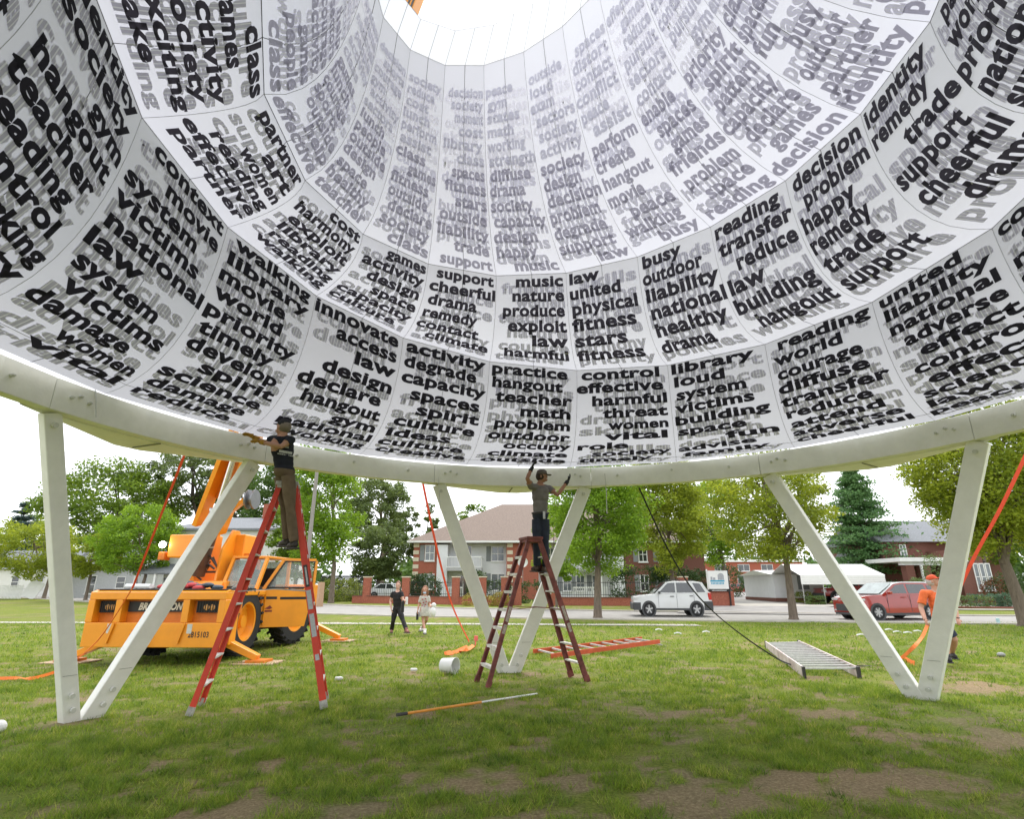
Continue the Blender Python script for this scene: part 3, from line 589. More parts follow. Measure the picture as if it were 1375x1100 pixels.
# white house behind the crane
hp0 = at(232, 52); WH = thing('white_house', 'white two storey house with grey hip roof and brick chimney behind the crane', 'house', (hp0.x, 52, hp0.z))
def HX(px): return D(px, 760, 52).x-hp0.x
MB().b2((HX(222), 0, -.3), (HX(362), 9, 6.15)).build('wall', sidingW, WH)
mb = MB(); hip(mb, HX(222), HX(362), 0, 9, 6.2, 1.5, .5, (HX(262), HX(318))); roof = mb.build('roof', shingleG, WH)
MB().b2((HX(317), 4, 6.8), (HX(326), 4.8, 9.0)).build('chimney', brick, roof)
mb = MB(); mb.add([(HX(205), -2.6, 2.35), (HX(310), -2.6, 2.35), (HX(310), -.01, 3.1), (HX(205), -.01, 3.1), (HX(205), -2.6, 2.2), (HX(310), -2.6, 2.2), (HX(310), -.01, 2.2), (HX(205), -.01, 2.2)], [(0, 1, 2, 3), (4, 5, 1, 0), (5, 6, 2, 1), (6, 7, 3, 2), (7, 4, 0, 3), (7, 6, 5, 4)]); mb.build('porch_roof', shingleG, WH)
for x in (207, 232, 262, 300): MB().b2((HX(x), -2.5, -.2), (HX(x)+.18, -2.3, 2.19)).build('porch_post', trimw, WH)
MB().b2((HX(205), -2.5, 0), (HX(250), -2.3, .75)).build('porch_wall', brick_dk, WH)
for a, b, z0, z1 in ((344, 350, 3.5, 5.0), (300, 306, 3.5, 5.0), (240, 248, 3.5, 5.0), (210+13, 230, .4, 2.0), (236, 245, .3, 2.0), (266, 274, .4, 1.9), (330, 338, .5, 2.0)): window(WH, HX(a), HX(b), z0, z1, 0, 0, False, pane_d)
# small houses at the far left
def small_house(px0, px1, Y, eave, rh, label, wall, roof, wins):
    p = at(px0, Y); h = thing('small_house', label, 'house', (p.x, Y, p.z)); w = D(px1, 780, Y).x-p.x
    MB().b2((0, 0, -.4), (w, 7, eave)).build('wall', wall, h); mb = MB(); e = .4
    mb.add([(-e, -e, eave), (w+e, -e, eave), (w+e, 3.5, eave+rh), (-e, 3.5, eave+rh), (w+e, 7+e, eave), (-e, 7+e, eave)], [(0, 1, 2, 3), (3, 2, 4, 5), (0, 3, 5), (1, 4, 2), (0, 5, 4, 1)]); mb.build('roof', roof, h)
    for a, b, z0, z1 in wins: window(h, w*a, w*b, z0, z1, 0, 0, False, pane_d)
    return h
small_house(-60, 75, 64, 2.9, 2.2, 'low white house behind the picket fence at the left edge', sidingW, shingleG, [(.55, .63, .9, 2.2), (.8, .88, .9, 2.2)])
small_house(92, 198, 60, 3.0, 2.0, 'grey white bungalow behind the trunks left of the crane', mat('grey_siding', (.45, .46, .47), .7), shingleG, [(.22, .34, .4, 2.2), (.6, .72, .9, 2.1)])
pf = thing('picket_fence', 'white picket fence at the far left beyond the road', 'fence'); p, q = at(-40, 58), at(33, 57)
for z in (.35, .95): MB().beam(p+Vector((0, 0, z)), q+Vector((0, 0, z)), .04, .08).build('rail', trimw, pf)
m = MB(); n = int((q-p).length/.16)
for i in range(n): c = p.lerp(q, i/n)-Vector((0, .05, 0)); m.b2((c.x-.045, c.y-.02, c.z), (c.x+.045, c.y, c.z+1.25))
m.build('picket', trimw, pf)['kind'] = 'stuff'
pc = at(52, 57); MB_ = MB(); MB_.beam(pc+Vector((-.9, 0, .1)), pc+Vector((-.35, .3, 1.6)), 1.4, .1, up=(0, -1, 0)); porch = MB_.build('porch_swing', trimw); tag(porch, 'white slanted porch panel right of the picket fence', 'garden swing')
# sign board by the driveway
sp = at(965, 40.3); sg = thing('sign_board', 'white sign board with a blue band on a brick plinth by the driveway', 'sign', (sp.x, 40.3, sp.z))
MB().box((0, .3, .45), (2.0, .5, 1.1)).build('plinth', brick, sg)
bd = MB().box((0, -.05, 1.75), (1.35, .08, 1.2)).build('board', trimw, sg)
blue = mat('sign_blue', (.03, .33, .52), .5); greyp = mat('sign_grey', (.35, .36, .38), .6)
MB().b2((-.55, -.098, 1.62), (.42, -.094, 1.72)).build('blue_band', blue, bd)
for i in range(9): MB().b2((-.5+i*.1, -.098, 1.45), (-.44+i*.1, -.094, 1.58)).build('blue_letter', blue, bd)
for a, b, h in ((-.52, -.40, .2), (-.36, -.2, .16), (-.02, .1, .34), (.12, .3, .42), (.32, .4, .2)): MB().b2((a, -.098, 1.74), (b, -.094, 1.74+h)).build('building_emblem', greyp, bd)
MB().lathe([(.19, 0), (.21, 0), (.21, .004), (.19, .004)], 20, (.2, -.094, 1.98), 'y').build('arch_emblem', greyp, bd)
MB().b2((-.75, -.06, .98), (.75, .02, 1.12)).build('lower_panel', blackm, sg)
for i in range(12): MB().b2((-.5+i*.085, -.066, 1.02), (-.45+i*.085, -.062, 1.08)).build('small_letter', trimw, sg)
for x in (-.72, .72): MB().b2((x-.04, -.04, 0), (x+.04, .04, 2.45)).build('post', trimw if x < 0 else blackm, sg)
# far brick building and its cars behind the driveway
fb = at(985, 105); FB = thing('brick_building', 'far red brick building at the end of the driveway', 'building', (fb.x-9, 105, fb.z)); MB().b2((0, 0, -.4), (22, 10, 5.2)).build('wall', mat('bright_brick', (.36, .10, .06), .85, .15, 10), FB)
MB().b2((-.3, -.3, 5.2), (22.3, 10.3, 5.6)).build('parapet', trimw, FB)
for i in range(5): window(FB, 1.5+i*4.2, 4.2+i*4.2, .7, 2.9, 0, 1, False, pane_d, False)
for i in range(5): window(FB, 1.8+i*4.2, 3.9+i*4.2, 3.6, 4.8, 0, 1, False, pane_d, False)
# white garage and metal carport
gp = at(1040, 47); GA = thing('white_garage', 'low white building with brick base left of the metal carport', 'building', (gp.x, 47, gp.z))
gw = D(1105, 780, 47).x-gp.x; MB().b2((0, 0, .35), (gw, 6, 2.15)).build('wall', siding, GA); MB().b2((-.03, -.03, -.3), (gw+.03, 6.03, .35)).build('brick_base', brick_dk, GA)
mb = MB(); mb.add([(-.3, -.3, 2.15), (gw+.3, -.3, 2.15), (gw+.3, 3, 2.55), (-.3, 3, 2.55), (gw+.3, 6.3, 2.15), (-.3, 6.3, 2.15)], [(0, 1, 2, 3), (3, 2, 4, 5), (0, 3, 5), (1, 4, 2), (0, 5, 4, 1)]); mb.build('roof', trimw, GA)
MB().b2((gw*.48, -.05, 1.0), (gw*.7, -.002, 2.1)).build('shutter_board', shut, GA)
cp = at(1078, 42.5); CW = D(1188, 780, 42.5).x-cp.x; CA = thing('metal_carport', 'white ribbed metal carport over the red pickup', 'carport', (cp.x, 42.5, cp.z))
for i in range(7):                   # ribbed roof bands
    f0, f1 = i/7, (i+1)/7
    for side in (0, 1):
        y0, y1 = (0, 2.6) if side == 0 else (5.2, 2.6)
        a = Vector((-.1+0*f0, y0+(y1-y0)*f0, 2.05+.85*f0)); b_ = Vector((CW+.1-0*f0, a.y, a.z)); c = Vector((CW+.1, y0+(y1-y0)*f1, 2.05+.85*f1)); d = Vector((-.1, c.y, c.z))
        up = Vector((0, 0, .05)); MB().add([a, b_, c, d, a+up, b_+up, c+up-Vector((0, 0, .02)), d+up-Vector((0, 0, .02))], [(0, 1, 2, 3), (7, 6, 5, 4), (0, 4, 5, 1), (1, 5, 6, 2), (2, 6, 7, 3), (3, 7, 4, 0)]).build('roof_panel', trimw, CA)
for i in range(4): MB().b2((-.05, -.02-.006*(i % 2), 1.42+i*.16), (CW+.05, .03, 1.575+i*.16)).build('side_panel', trimw, CA)
mb = MB(); mb.add([(CW+.08, -.02, 2.06), (CW+.08, 5.2, 2.06), (CW+.08, 2.6, 2.95)], [(0, 1, 2)]); mb.add([(CW+.11, -.02, 2.06), (CW+.11, 5.2, 2.06), (CW+.11, 2.6, 2.95)], [(0, 1, 2)]); mb.build('gable', trimw, CA)
for i in range(5):
    x = CW*i/4; MB().tube([(x, 0, -.1), (x, 0, 1.42)], .035, 6).build('post', steel, CA); MB().tube([(x, 5.2, -.1), (x, 5.2, 2.0)], .035, 6).build('post', steel, CA)
# brick house with porch at the right
bp = at(1205, 44); BH = thing('brick_house', 'dark brick house with a flat white porch roof behind the man in orange', 'house', (bp.x, 44, bp.z))
def BX(px, Y=44): return D(px, 770, Y).x-bp.x
MB().b2((BX(1236), 4, -.3), (BX(1420), 12, 4.9)).build('wall', brick_dk, BH)
mb = MB(); x0, x1 = BX(1230), BX(1430); mb.add([(x0, 3.4, 4.8), (x1, 3.4, 4.8), (x1, 8, 7.0), (x0, 8, 7.0), (x1, 12.6, 4.8), (x0, 12.6, 4.8)], [(0, 1, 2, 3), (3, 2, 4, 5), (0, 3, 5), (1, 4, 2), (0, 5, 4, 1)]); mb.build('roof', shingleG, BH)
MB().b2((BX(1208), -.3, 3.05), (BX(1300), 3.98, 3.35)).build('porch_roof', trimw, BH); MB().b2((BX(1212), 0, 2.8), (BX(1300), .3, 3.045)).build('porch_beam', siding, BH)
for x in (1218, 1240, 1290): MB().b2((BX(x), 0, -.3), (BX(x)+.62, .6, 2.79)).build('porch_pier', brick_dk, BH)
MB().b2((BX(1236), -.2, -.3), (BX(1236)+.14, -.06, 2.79)).build('porch_post', trimw, BH)
MB().b2((BX(1214), .62, -.3), (BX(1300), 3.9, .25)).build('porch_floor', stonem, BH)
MB().b2((BX(1300), 1.5, -.3), (BX(1345), 3.99, 4.0)).build('bay_wall', brick_dk, BH)
for a, b in ((1308, 1315), (1316, 1323), (1324, 1331)): window(BH, BX(a, 45.5), BX(b, 45.5), .95, 3.0, 1.5, 0, False, pane_m)
window(BH, BX(1262), BX(1272), 3.5, 4.6, 4, 1, False, pane_m); window(BH, BX(1350), BX(1362), 3.0, 4.3, 4, 1, False, pane_m)
tanw = small_house(1178, 1222, 50, 2.3, 2.4, 'tan house with a grey gable roof behind the porch corner', mat('tan_brick', (.42, .27, .17), .8), shingleG, [(.1, .3, .9, 1.9)])
mulch = mat('red_mulch', (.22, .06, .035), .95, .3, 14, .6, 30)
ribbon('flower_bed', [(at(1180, 39).x, 39), (at(1400, 37.6).x, 37.6)], [(at(1180, 41.5).x, 41.5), (at(1400, 40.5).x, 40.5)], mulch, .05)
ribbon('garage_bed', [(at(1090, 41.2).x, 43.0), (at(1180, 41.2).x, 42.2)], [(at(1090, 42).x, 43.6), (at(1180, 42).x, 42.9)], mulch, .09)
gd = leaf_mat('garden_green', (.05, .10, .03), (.17, .24, .07)); gr = leaf_mat('garden_red', (.08, .03, .015), (.22, .10, .03)); gb_ = leaf_mat('garden_blue', (.04, .09, .05), (.12, .20, .12))
for i, (nm, lab, px, Y, r, m, n) in enumerate([('leafy_plant', 'pale green bedding plants right of the leaning V leg', 1300, 39.5, (1.2, .6, .4), gd, 1200), ('leafy_plant', 'blue green bedding plants under the bay window', 1318, 39.8, (1.1, .6, .45), gb_, 1200),
  ('leafy_plant', 'blue green tuft beside the red mulch near the right tree', 1345, 39.2, (.5, .4, .5), gb_, 700), ('garden_bush', 'dark green bush behind the right tree trunk', 1352, 41, (1.3, .9, 1.15), hedge_m, 2200), ('garden_bush', 'reddish brown bush left of the dark green bush', 1336, 41.2, (.9, .7, 1.0), gr, 1500),
  ('garden_bush', 'reddish plant under the porch pier, behind the red car', 1196, 41.5, (1.2, .6, .7), gr, 1400), ('garden_bush', 'green plant between the porch piers', 1231, 42, (.8, .6, 1.0), gd, 1300), ('leafy_plant', 'yellow green plants beside the carport end', 1186, 41.4, (1.0, .5, .45), hedge_y, 1000),
  ('leafy_plant', 'green plants at the foot of the first carport post', 1093, 42.2, (.7, .4, .35), gd, 800), ('leafy_plant', 'yellow green shrub by the second carport post', 1077, 45.6, (.7, .5, .45), hedge_y, 800), ('leafy_plant', 'green plants below the rear wheel of the red pickup', 1145, 42, (1.1, .4, .4), gd, 900), ('garden_bush', 'dark shrub at the right edge of the picture behind the trunk', 1372, 40, (1.0, .8, 1.2), hedge_m, 1800), ('white_flower_bush', 'tall bush with white flowers on the porch corner', 1262, 42.5, (1.0, .8, 1.9), gd, 2000)]):
    p = at(px, Y); bush(nm, lab, (p.x, Y, p.z), r, m, n, .1)
# ---------------------------------------------------------------- trees
bark = mat('bark', (.16, .125, .095), .9, .3, 6, .8, 25, stretch=(3, 3, .6)); bark_d = mat('dark_bark', (.075, .06, .045), .9, .3, 6, .8, 25, stretch=(3, 3, .6))
LM = dict(yel=leaf_mat('leaf_yellow_green', (.10, .16, .012), (.36, .42, .035), .45), mid=leaf_mat('leaf_mid_green', (.05, .11, .010), (.21, .31, .03), .42), lime=leaf_mat('leaf_bright_green', (.075, .16, .010), (.26, .42, .03), .45),
          dark=leaf_mat('leaf_dark_green', (.028, .07, .015), (.11, .19, .035)), olive=leaf_mat('leaf_olive', (.055, .09, .025), (.17, .23, .06)), pine=leaf_mat('pine_needles', (.035, .11, .035), (.14, .26, .08)), spruce=leaf_mat('blue_spruce_needles', (.03, .055, .05), (.10, .15, .14)))
def tree(name, label, bpx, Y, x0, x1, y0, y1, lm, r=.2, n=12000, s=.16, clumps=90, cs=.55, fork=.35, lean=0, seed=1, group='trees beyond the road', bk=None, multi=1, airy=0., depth=None, cat='tree', squash=1.):
    rg = np.random.default_rng(seed); rr = random.Random(seed); b = at(bpx, Y); tl, br = D(x0, y0, Y), D(x1, y1, Y)
    c = Vector(((tl.x+br.x)/2, Y, (tl.z+br.z)/2))-b; rad = np.array([(br.x-tl.x)/2, (depth or (br.x-tl.x)/2*.9), (tl.z-br.z)/2])
    t = thing(name, label, cat, b, 0, group)
    u = rg.normal(size=(clumps, 3)); u /= np.linalg.norm(u, axis=1)[:, None]; q = rg.uniform(.25, 1, clumps)**.5
    low = u[:, 2] < -.3; C = u*q[:, None]*rad*(.88-.0*low[:, None])
    prof = 1-.28*np.clip(C[:, 2]/rad[2], 0, 1)*airy; C[:, :2] *= prof[:, None]
    C += np.array(c); cr_ = cs*rad.mean()/3*rg.uniform(.6, 1.25, clumps)
    # limbs
    trunks = []; zf = max(.8, (c.z-rad[2])*.9+fork*rad[2]); mb = MB()
    for k in range(multi):
        ox = (k-(multi-1)/2)*r*3.2; top = Vector((lean*.4+ox*1.5, 0, zf)); pts = [Vector((ox, 0, -.15)), Vector((ox, 0, .12)), Vector((ox+lean*.12, 0, zf*.45)), top]
        mb.tube(pts, [r*1.6, r*1.08, r*.85, r*.72], 10, caps=False)
        lead = [top, top.lerp(c+Vector((rr.uniform(-.3, .3), 0, rad[2]*.1)), .6)+Vector((rr.uniform(-.3, .3), rr.uniform(-.3, .3), 0)), c+Vector((rr.uniform(-.5, .5)*rad[0]*.3, 0, rad[2]*.75))]
        mb.tube(lead, [r*.7, r*.4, r*.08], 7, caps=False)
        for j in range(max(4, clumps//(7*multi))):
            e = Vector(C[rr.randrange(clumps)]); st = lead[0].lerp(lead[1], rr.uniform(0, 1)) if rr.random() < .7 else lead[1].lerp(lead[2], rr.uniform(0, .6))
            md = st.lerp(e, .5)+Vector((rr.uniform(-.2, .2), rr.uniform(-.2, .2), rr.uniform(-.05, .35)))*rad.mean()*.25
            k_ = rr.uniform(.22, .45); mb.tube([st, md, e], [r*k_, r*k_*.6, r*.05], 5, caps=False)
    mb.build('trunk', bk or bark, t, smooth=True)
    ci = rg.integers(0, clumps, n); v = rg.normal(size=(n, 3)); v /= np.linalg.norm(v, axis=1)[:, None]; d = rg.uniform(.2, 1, n)**.6
    P = C[ci]+v*(d*cr_[ci])[:, None]*np.array([1.15, 1.15, .72*squash]); V, F = leaf_cards(P, s); npmesh('crown', V, F, lm, t); return t
def conifer(name, label, bpx, Y, x0, x1, y0, lm, n=12000, tiers=15, seed=3, z0=.9, s=.2, group='trees beyond the road'):
    rg = np.random.default_rng(seed); b = at(bpx, Y); H = D(x0, y0, Y).z-b.z; W = (D(x1, 780, Y).x-D(x0, 780, Y).x)/2; t = thing(name, label, 'tree', b, 0, group)
    mb = MB(); mb.tube([(0, 0, -.1), (0, 0, H*.5), (0, 0, H*.98)], [.24, .15, .02], 8); P = []
    for i in range(tiers):
        f = (i+.3)/tiers; z = z0+(H-z0)*f; nb = 9 if f < .8 else 6; ph = rg.uniform(0, 6)
        for k in range(nb):
            a = ph+2*pi*k/nb+rg.uniform(-.25, .25); L = W*((1-f)**.75)*rg.uniform(.5, 1.2)+.15; up = .22*L*(f-.1)+rg.uniform(-.3, .35)
            e = np.array([cos(a)*L, sin(a)*L, z+up]); mb.tube([(0, 0, z-.1), tuple(e*np.array([.5, .5, 0])+np.array([0, 0, z-.05])), tuple(e)], [.05, .035, .01], 4, caps=False)
            m = max(12, int(n/tiers/nb)); q = rg.uniform(.15, 1.05, m)**.8; w = .16*L+.12
            p = np.array([0, 0, z])+(e-np.array([0, 0, z]))*q[:, None]+rg.normal(size=(m, 3))*np.array([w, w, .13])*(.4+.9*q[:, None])*.8; P.append(p)
    mb.build('trunk', bark_d, t); V, F = leaf_cards(np.concatenate(P), s); npmesh('crown', V, F, lm, t); return t
tree('maple_tree', 'tree with forked pale trunk right of the dark ladder, at the lawn edge', 801, 29.2, 722, 890, 590, 788, LM['lime'], .2, 34000, .125, 190, .66, .3, .3, 11)
tree('maple_tree', 'airy young tree standing on the lawn edge right of the driveway sign', 1060, 27.8, 930, 1142, 585, 775, LM['yel'], .19, 30000, .115, 220, .52, .25, .1, 12, airy=.5)
tree('leafy_tree', 'yellow green tree behind the white parked car and railings', 905, 43, 828, 965, 590, 786, LM['yel'], .2, 32000, .17, 130, .6, .3, -.3, 13)
tree('leafy_tree', 'bright green tree between the white car and the driveway', 975, 50, 905, 1020, 630, 775, LM['lime'], .18, 18000, .18, 90, .6, .3, 0, 14)
tree('leafy_tree', 'small young tree between the dark ladder and the forked trunk', 747, 38, 712, 784, 670, 796, LM['lime'], .09, 12000, .13, 60, .55, .4, 0, 15)
tree('maple_tree', 'big yellow green tree cut off by the right edge of the picture', 1366, 23.5, 1190, 1470, 500, 765, LM['yel'], .26, 60000, .115, 300, .6, .1, -.6, 16, airy=.2)
tree('maple_tree', 'dark green tree behind the big tree at the right edge', 1330, 46, 1285, 1400, 650, 770, LM['mid'], .2, 9000, .2, 70, .6, .3, 0, 17)
conifer('pine_tree', 'tall pine with layered branches behind the metal carport', 1171, 50, 1108, 1234, 628, LM['pine'], 36000, 17, 18, 1.6, .19)
tree('leafy_tree', 'bright green tree beside the utility pole right of the crane cab', 446, 46, 396, 486, 560, 780, LM['lime'], .22, 22000, .2, 130, .62, .2, 0, 19)
tree('leafy_tree', 'bushy tree left of the utility pole behind the crane door', 396, 50, 370, 428, 640, 790, LM['mid'], .2, 9000, .22, 70, .6, .2, 0, 20)
tree('leafy_tree', 'tall airy tree with yellow top left of the apartment block', 512, 78, 462, 560, 625, 745, LM['olive'], .35, 15000, .30, 120, .5, .2, 0, 21, airy=.3)
tree('willow_tree', 'grey green willow like tree with a leaning trunk left of the apartment block', 500, 58, 468, 557, 698, 788, LM['olive'], .25, 15000, .2, 100, .6, .1, 1.3, 22)
tree('leafy_tree', 'round green tree rising over the apartment roof', 640, 88, 608, 670, 676, 760, LM['mid'], .3, 8000, .38, 60, .75, .3, 0, 23)
tree('leafy_tree', 'sparse tree directly left of the apartment eave', 566, 80, 545, 597, 668, 770, LM['olive'], .22, 3600, .3, 40, .5, .3, 0, 24, airy=.4)
tree('leafy_tree', 'large dark green tree mass left of the crane boom', 150, 80, 78, 236, 612, 775, LM['mid'], .4, 26000, .36, 170, .55, .2, 0, 25, bk=bark_d)
tree('tall_tree', 'tall tree with bare dark trunks behind the white house', 262, 84, 205, 300, 590, 700, LM['olive'], .42, 11000, .34, 90, .5, .0, 1.0, 26, bk=bark_d, multi=2)
tree('tall_tree', 'tall thin tree right of the crane boom behind the grey roof', 322, 86, 288, 352, 600, 735, LM['dark'], .4, 8000, .38, 60, .5, .0, 0, 27, bk=bark_d)
tree('tall_tree', 'dark tree filling the gap between boom and ladder', 370, 80, 335, 420, 600, 760, LM['dark'], .35, 12000, .36, 80, .6, .2, 0, 28, bk=bark_d)
tree('leafy_tree', 'yellow green street tree with forked trunk at the far left', 62, 56, -22, 95, 692, 782, LM['yel'], .17, 15000, .19, 100, .6, .3, .3, 29)
tree('leafy_tree', 'yellow green tree just right of the left V leg', 118, 52, 92, 162, 716, 780, LM['yel'], .15, 9000, .18, 70, .6, .3, 0, 30)
tree('leafy_tree', 'full green tree over the left end of the crane deck', 186, 50, 132, 232, 672, 782, LM['lime'], .17, 19000, .18, 120, .6, .2, 0, 31, multi=2)
conifer('spruce_tree', 'blue grey spruce at the left edge of the picture', 6, 92, -24, 34, 674, LM['spruce'], 8000, 12, 32, 2, .34)
tree('leafy_tree', 'small round crown behind the left V leg next to the spruce', 45, 96, 20, 60, 683, 770, LM['mid'], .25, 5000, .36, 50, .6, .3, 0, 33)
# far woods that close the view between the houses
def woods():
    P = []; 
    for i in range(260):
        a = rng.uniform(-1.05, 1.05); d = rng.uniform(150, 210); x, y = d*sin(a), d*cos(a); h = rng.uniform(5, 10.5); m = 150
        v = rng.normal(size=(m, 3)); v /= np.linalg.norm(v, axis=1)[:, None]; P.append(np.array([x, y, h*.5])+v*np.array([5.5, 4, h*.55]))
    V, F = leaf_cards(np.concatenate(P), 1.5); o = npmesh('distant_woods', V, F, LM['dark']); tag(o, kind='stuff')
woods()
# utility pole and wires
up_ = at(409, 42); UP = thing('utility_pole', 'grey wooden utility pole right of the crane door', 'utility pole', up_)
MB().tube([(0, 0, -.2), (0, 0, 11)], [.17, .12], 12).build('pole', mat('weathered_pole', (.27, .25, .23), .85, .15, 5, stretch=(3, 3, .4)), UP)
MB().beam((-1.2, 0, 10.2), (1.2, 0, 10.2), .1, .12).build('crossarm', MATS['weathered_pole'], UP)
wires = []
for i, (ya, yb) in enumerate(((617, 598), (637, 622), (647, 633))):
    p, q = D(-60, ya+3, 70), D(190, yb, 70); m = p.lerp(q, .5)-Vector((0, 0, .12)); o = MB().tube([p, m, q, D(560, yb-26, 70)], .022, 4).build('power_line', mat('wire', (.12, .12, .13), .7)); tag(o, ['uppermost power line in the sky at the left', 'middle power line in the sky at the left', 'lowest power line in the sky at the left'][i], 'power line', 'power lines at the left')
# ---------------------------------------------------------------- cars
tyre = mat('tyre_rubber', (.018, .018, .019), .85, .2, 20); rimm = mat('alloy_rim', (.5, .5, .51), .35, .08, 10, metal=.6); dkp = mat('dark_plastic', (.06, .062, .066), .6, .15, 20)
cglass = glass_mat('car_glass', (.03, .035, .038), .05); lampw = mat('clear_lamp', (.6, .6, .6), .15); lampr = mat('red_lamp', (.5, .02, .015), .2); skin_c = None
def car(name, label, loc, rz, prof, win, L, W, paint, clad, wheels, wr, lamp=True, cat='car', roofcol=None, group=None, tyre_w=.22, detail=True):
    """prof: list of (x, z_low, z_belt/top, halfwidth scale) body side outline; win: greenhouse outline points (x,z)"""
    t = thing(name, label, cat, loc, rz, group); hw = W/2
    # lower body, lofted across stations with tumblehome
    ny = [(-1, .0), (-1, .35), (-.985, .7), (-.93, 1)]
    mb = MB(); ring = []
    for x, zl, zt, k in prof:
        r = []
        for s in (-1, 1):
            seq = ny if s < 0 else ny[::-1]
            for a, f in seq: r.append((x, s*abs(a)*hw*k, zl+(zt-zl)*f))
        ring.append(r)
    n = len(ring[0]); vs = [p for r in ring for p in r]; fs = []
    for i in range(len(ring)-1):
        for j in range(n): a, b = i*n+j, i*n+(j+1) % n; fs.append((a, a+n, b+n, b))
    fs += [tuple(range(n)), tuple(range(len(vs)-1, len(vs)-n-1, -1))]
    body = mb.add(vs, fs).build('body', paint, t, bevel=.03, auto=50)
    # wheel arches as dark liners
    for x in wheels:
        for s in (-1, 1):
            MB().lathe([(wr*1.17, -.012), (wr*1.17, .012)], 28, (x, s*(hw-.003), wr), 'y').build('wheel_arch', clad, t)
    # greenhouse
    g = MB(); zb = win[0][1]; k2 = .80; pts = win; vs = []
    for s in (-1, 1):
        for x, z in pts: f = (z-zb)/max(1e-3, max(p[1] for p in pts)-zb); vs.append((x, s*hw*(.94-(.94-k2)*f), z))
    m = len(pts); fs = [tuple(range(m)), tuple(range(2*m-1, m-1, -1))]+[(i, i+m, (i+1) % m+m, (i+1) % m) for i in range(m)]
    cab = g.add(vs, fs).build('cabin', roofcol or paint, t, bevel=.025, auto=45)
    return t, body, cab, hw
def side_glass(t, hw, polys, zb, ztop, off=.012, matg=None, name='side_window'):
    for P in polys:
        for s in (-1, 1):
            vs = []
            for o in (off, off-.006):
                for x, z in P: f = (z-zb)/(ztop-zb); vs.append((x, s*(hw*(.94-.14*f)+o), z))
            m = len(P); fs = [tuple(range(m)), tuple(range(2*m-1, m-1, -1))]+[(i, (i+1) % m, (i+1) % m+m, i+m) for i in range(m)]
            MB().add(vs, fs).build(name, matg or cglass, t)
def wheel(t, x, s, hw, wr, w=.22, spokes=5, rimcol=None):
    y = s*(hw-.02); o = MB().lathe([(wr*.62, -w/2), (wr*.9, -w/2), (wr, -w/2+.03), (wr, w/2-.03), (wr*.9, w/2), (wr*.62, w/2), (wr*.6, 0), (wr*.62, -w/2)], 28, (x, y-s*w/2*.7, wr), 'y', caps=False).build('wheel', tyre, t, smooth=False, auto=40)
    yo = y-s*w*.35+s*w*.42; mb = MB(); mb.lathe([(wr*.64, -.02), (wr*.66, .015), (wr*.58, .02), (wr*.56, -.04)], 28, (x, yo, wr), 'y', caps=False); mb.lathe([(0, -.02), (wr*.16, -.02), (wr*.16, .02), (0, .02)], 12, (x, yo, wr), 'y')
    for k in range(spokes): a = 2*pi*k/spokes+.3; mb.beam((x+cos(a)*wr*.1, yo, wr+sin(a)*wr*.1), (x+cos(a)*wr*.6, yo, wr+sin(a)*wr*.6), .03, wr*.2, up=(-sin(a), 0, cos(a)))
    mb.build('rim', rimcol or rimm, o); MB().lathe([(0, 0), (wr*.6, 0), (wr*.6, .01), (0, .01)], 20, (x, yo-s*.05, wr), 'y').build('brake_disc', dkp, o)
white_p = mat('white_car_paint', (.66, .67, .68), .25, .03, 2, coat=.7); red_p = mat('red_car_paint', (.36, .025, .014), .22, .06, 2, coat=.9); dred = mat('dark_red_paint', (.30, .03, .025), .3, .06, 2, coat=.6)
def door_lines(t, hw, xs, z0, z1, m):
    for x in xs:
        for s in (-1, 1): MB().box((x, s*(hw+.001), (z0+z1)/2), (.012, .012, z1-z0)).build('door_gap', dkp, t)
# white compact off-roader, nose to the left
p = G(868, 827.5, 0.02); q = G(936, 827.5, .02); ang = 0
sc_ = Vector((D(899, 800, 31.0).x, 31.0, .02))
prof = [(-2.16, .52, .80, .86), (-2.12, .36, .93, .93), (-1.9, .34, .98, .99), (-1.35, .33, 1.02, 1), (-.95, .33, 1.06, 1), (0, .33, 1.07, 1), (1.3, .33, 1.09, 1), (1.9, .34, 1.1, .99), (2.12, .38, 1.1, .95), (2.18, .5, .98, .9)]
win = [(-1.0, 1.04), (-.28, 1.60), (.1, 1.665), (1.3, 1.66), (1.75, 1.60), (2.1, 1.08)]
t, body, cab, hw = car('parked_car', 'white compact off roader with grey bumpers parked across the road', sc_, R(-6), prof, win, 4.35, 1.8, white_p, dkp, (-1.33, 1.30), .345)
side_glass(t, hw, [[(-.72, 1.13), (-.2, 1.56), (.2, 1.59), (.2, 1.12)], [(.28, 1.12), (.28, 1.59), (1.0, 1.585), (1.28, 1.13)], [(1.4, 1.14), (1.2, 1.575), (1.6, 1.55), (1.86, 1.15)]], 1.04, 1.665)
for x in (-1.33, 1.30):
    for s in (-1, 1): wheel(t, x, s, hw, .345)
t.scale = (.9, .95, 1.04)
door_lines(t, hw, (-.78, .25, 1.2), .42, 1.05, None)
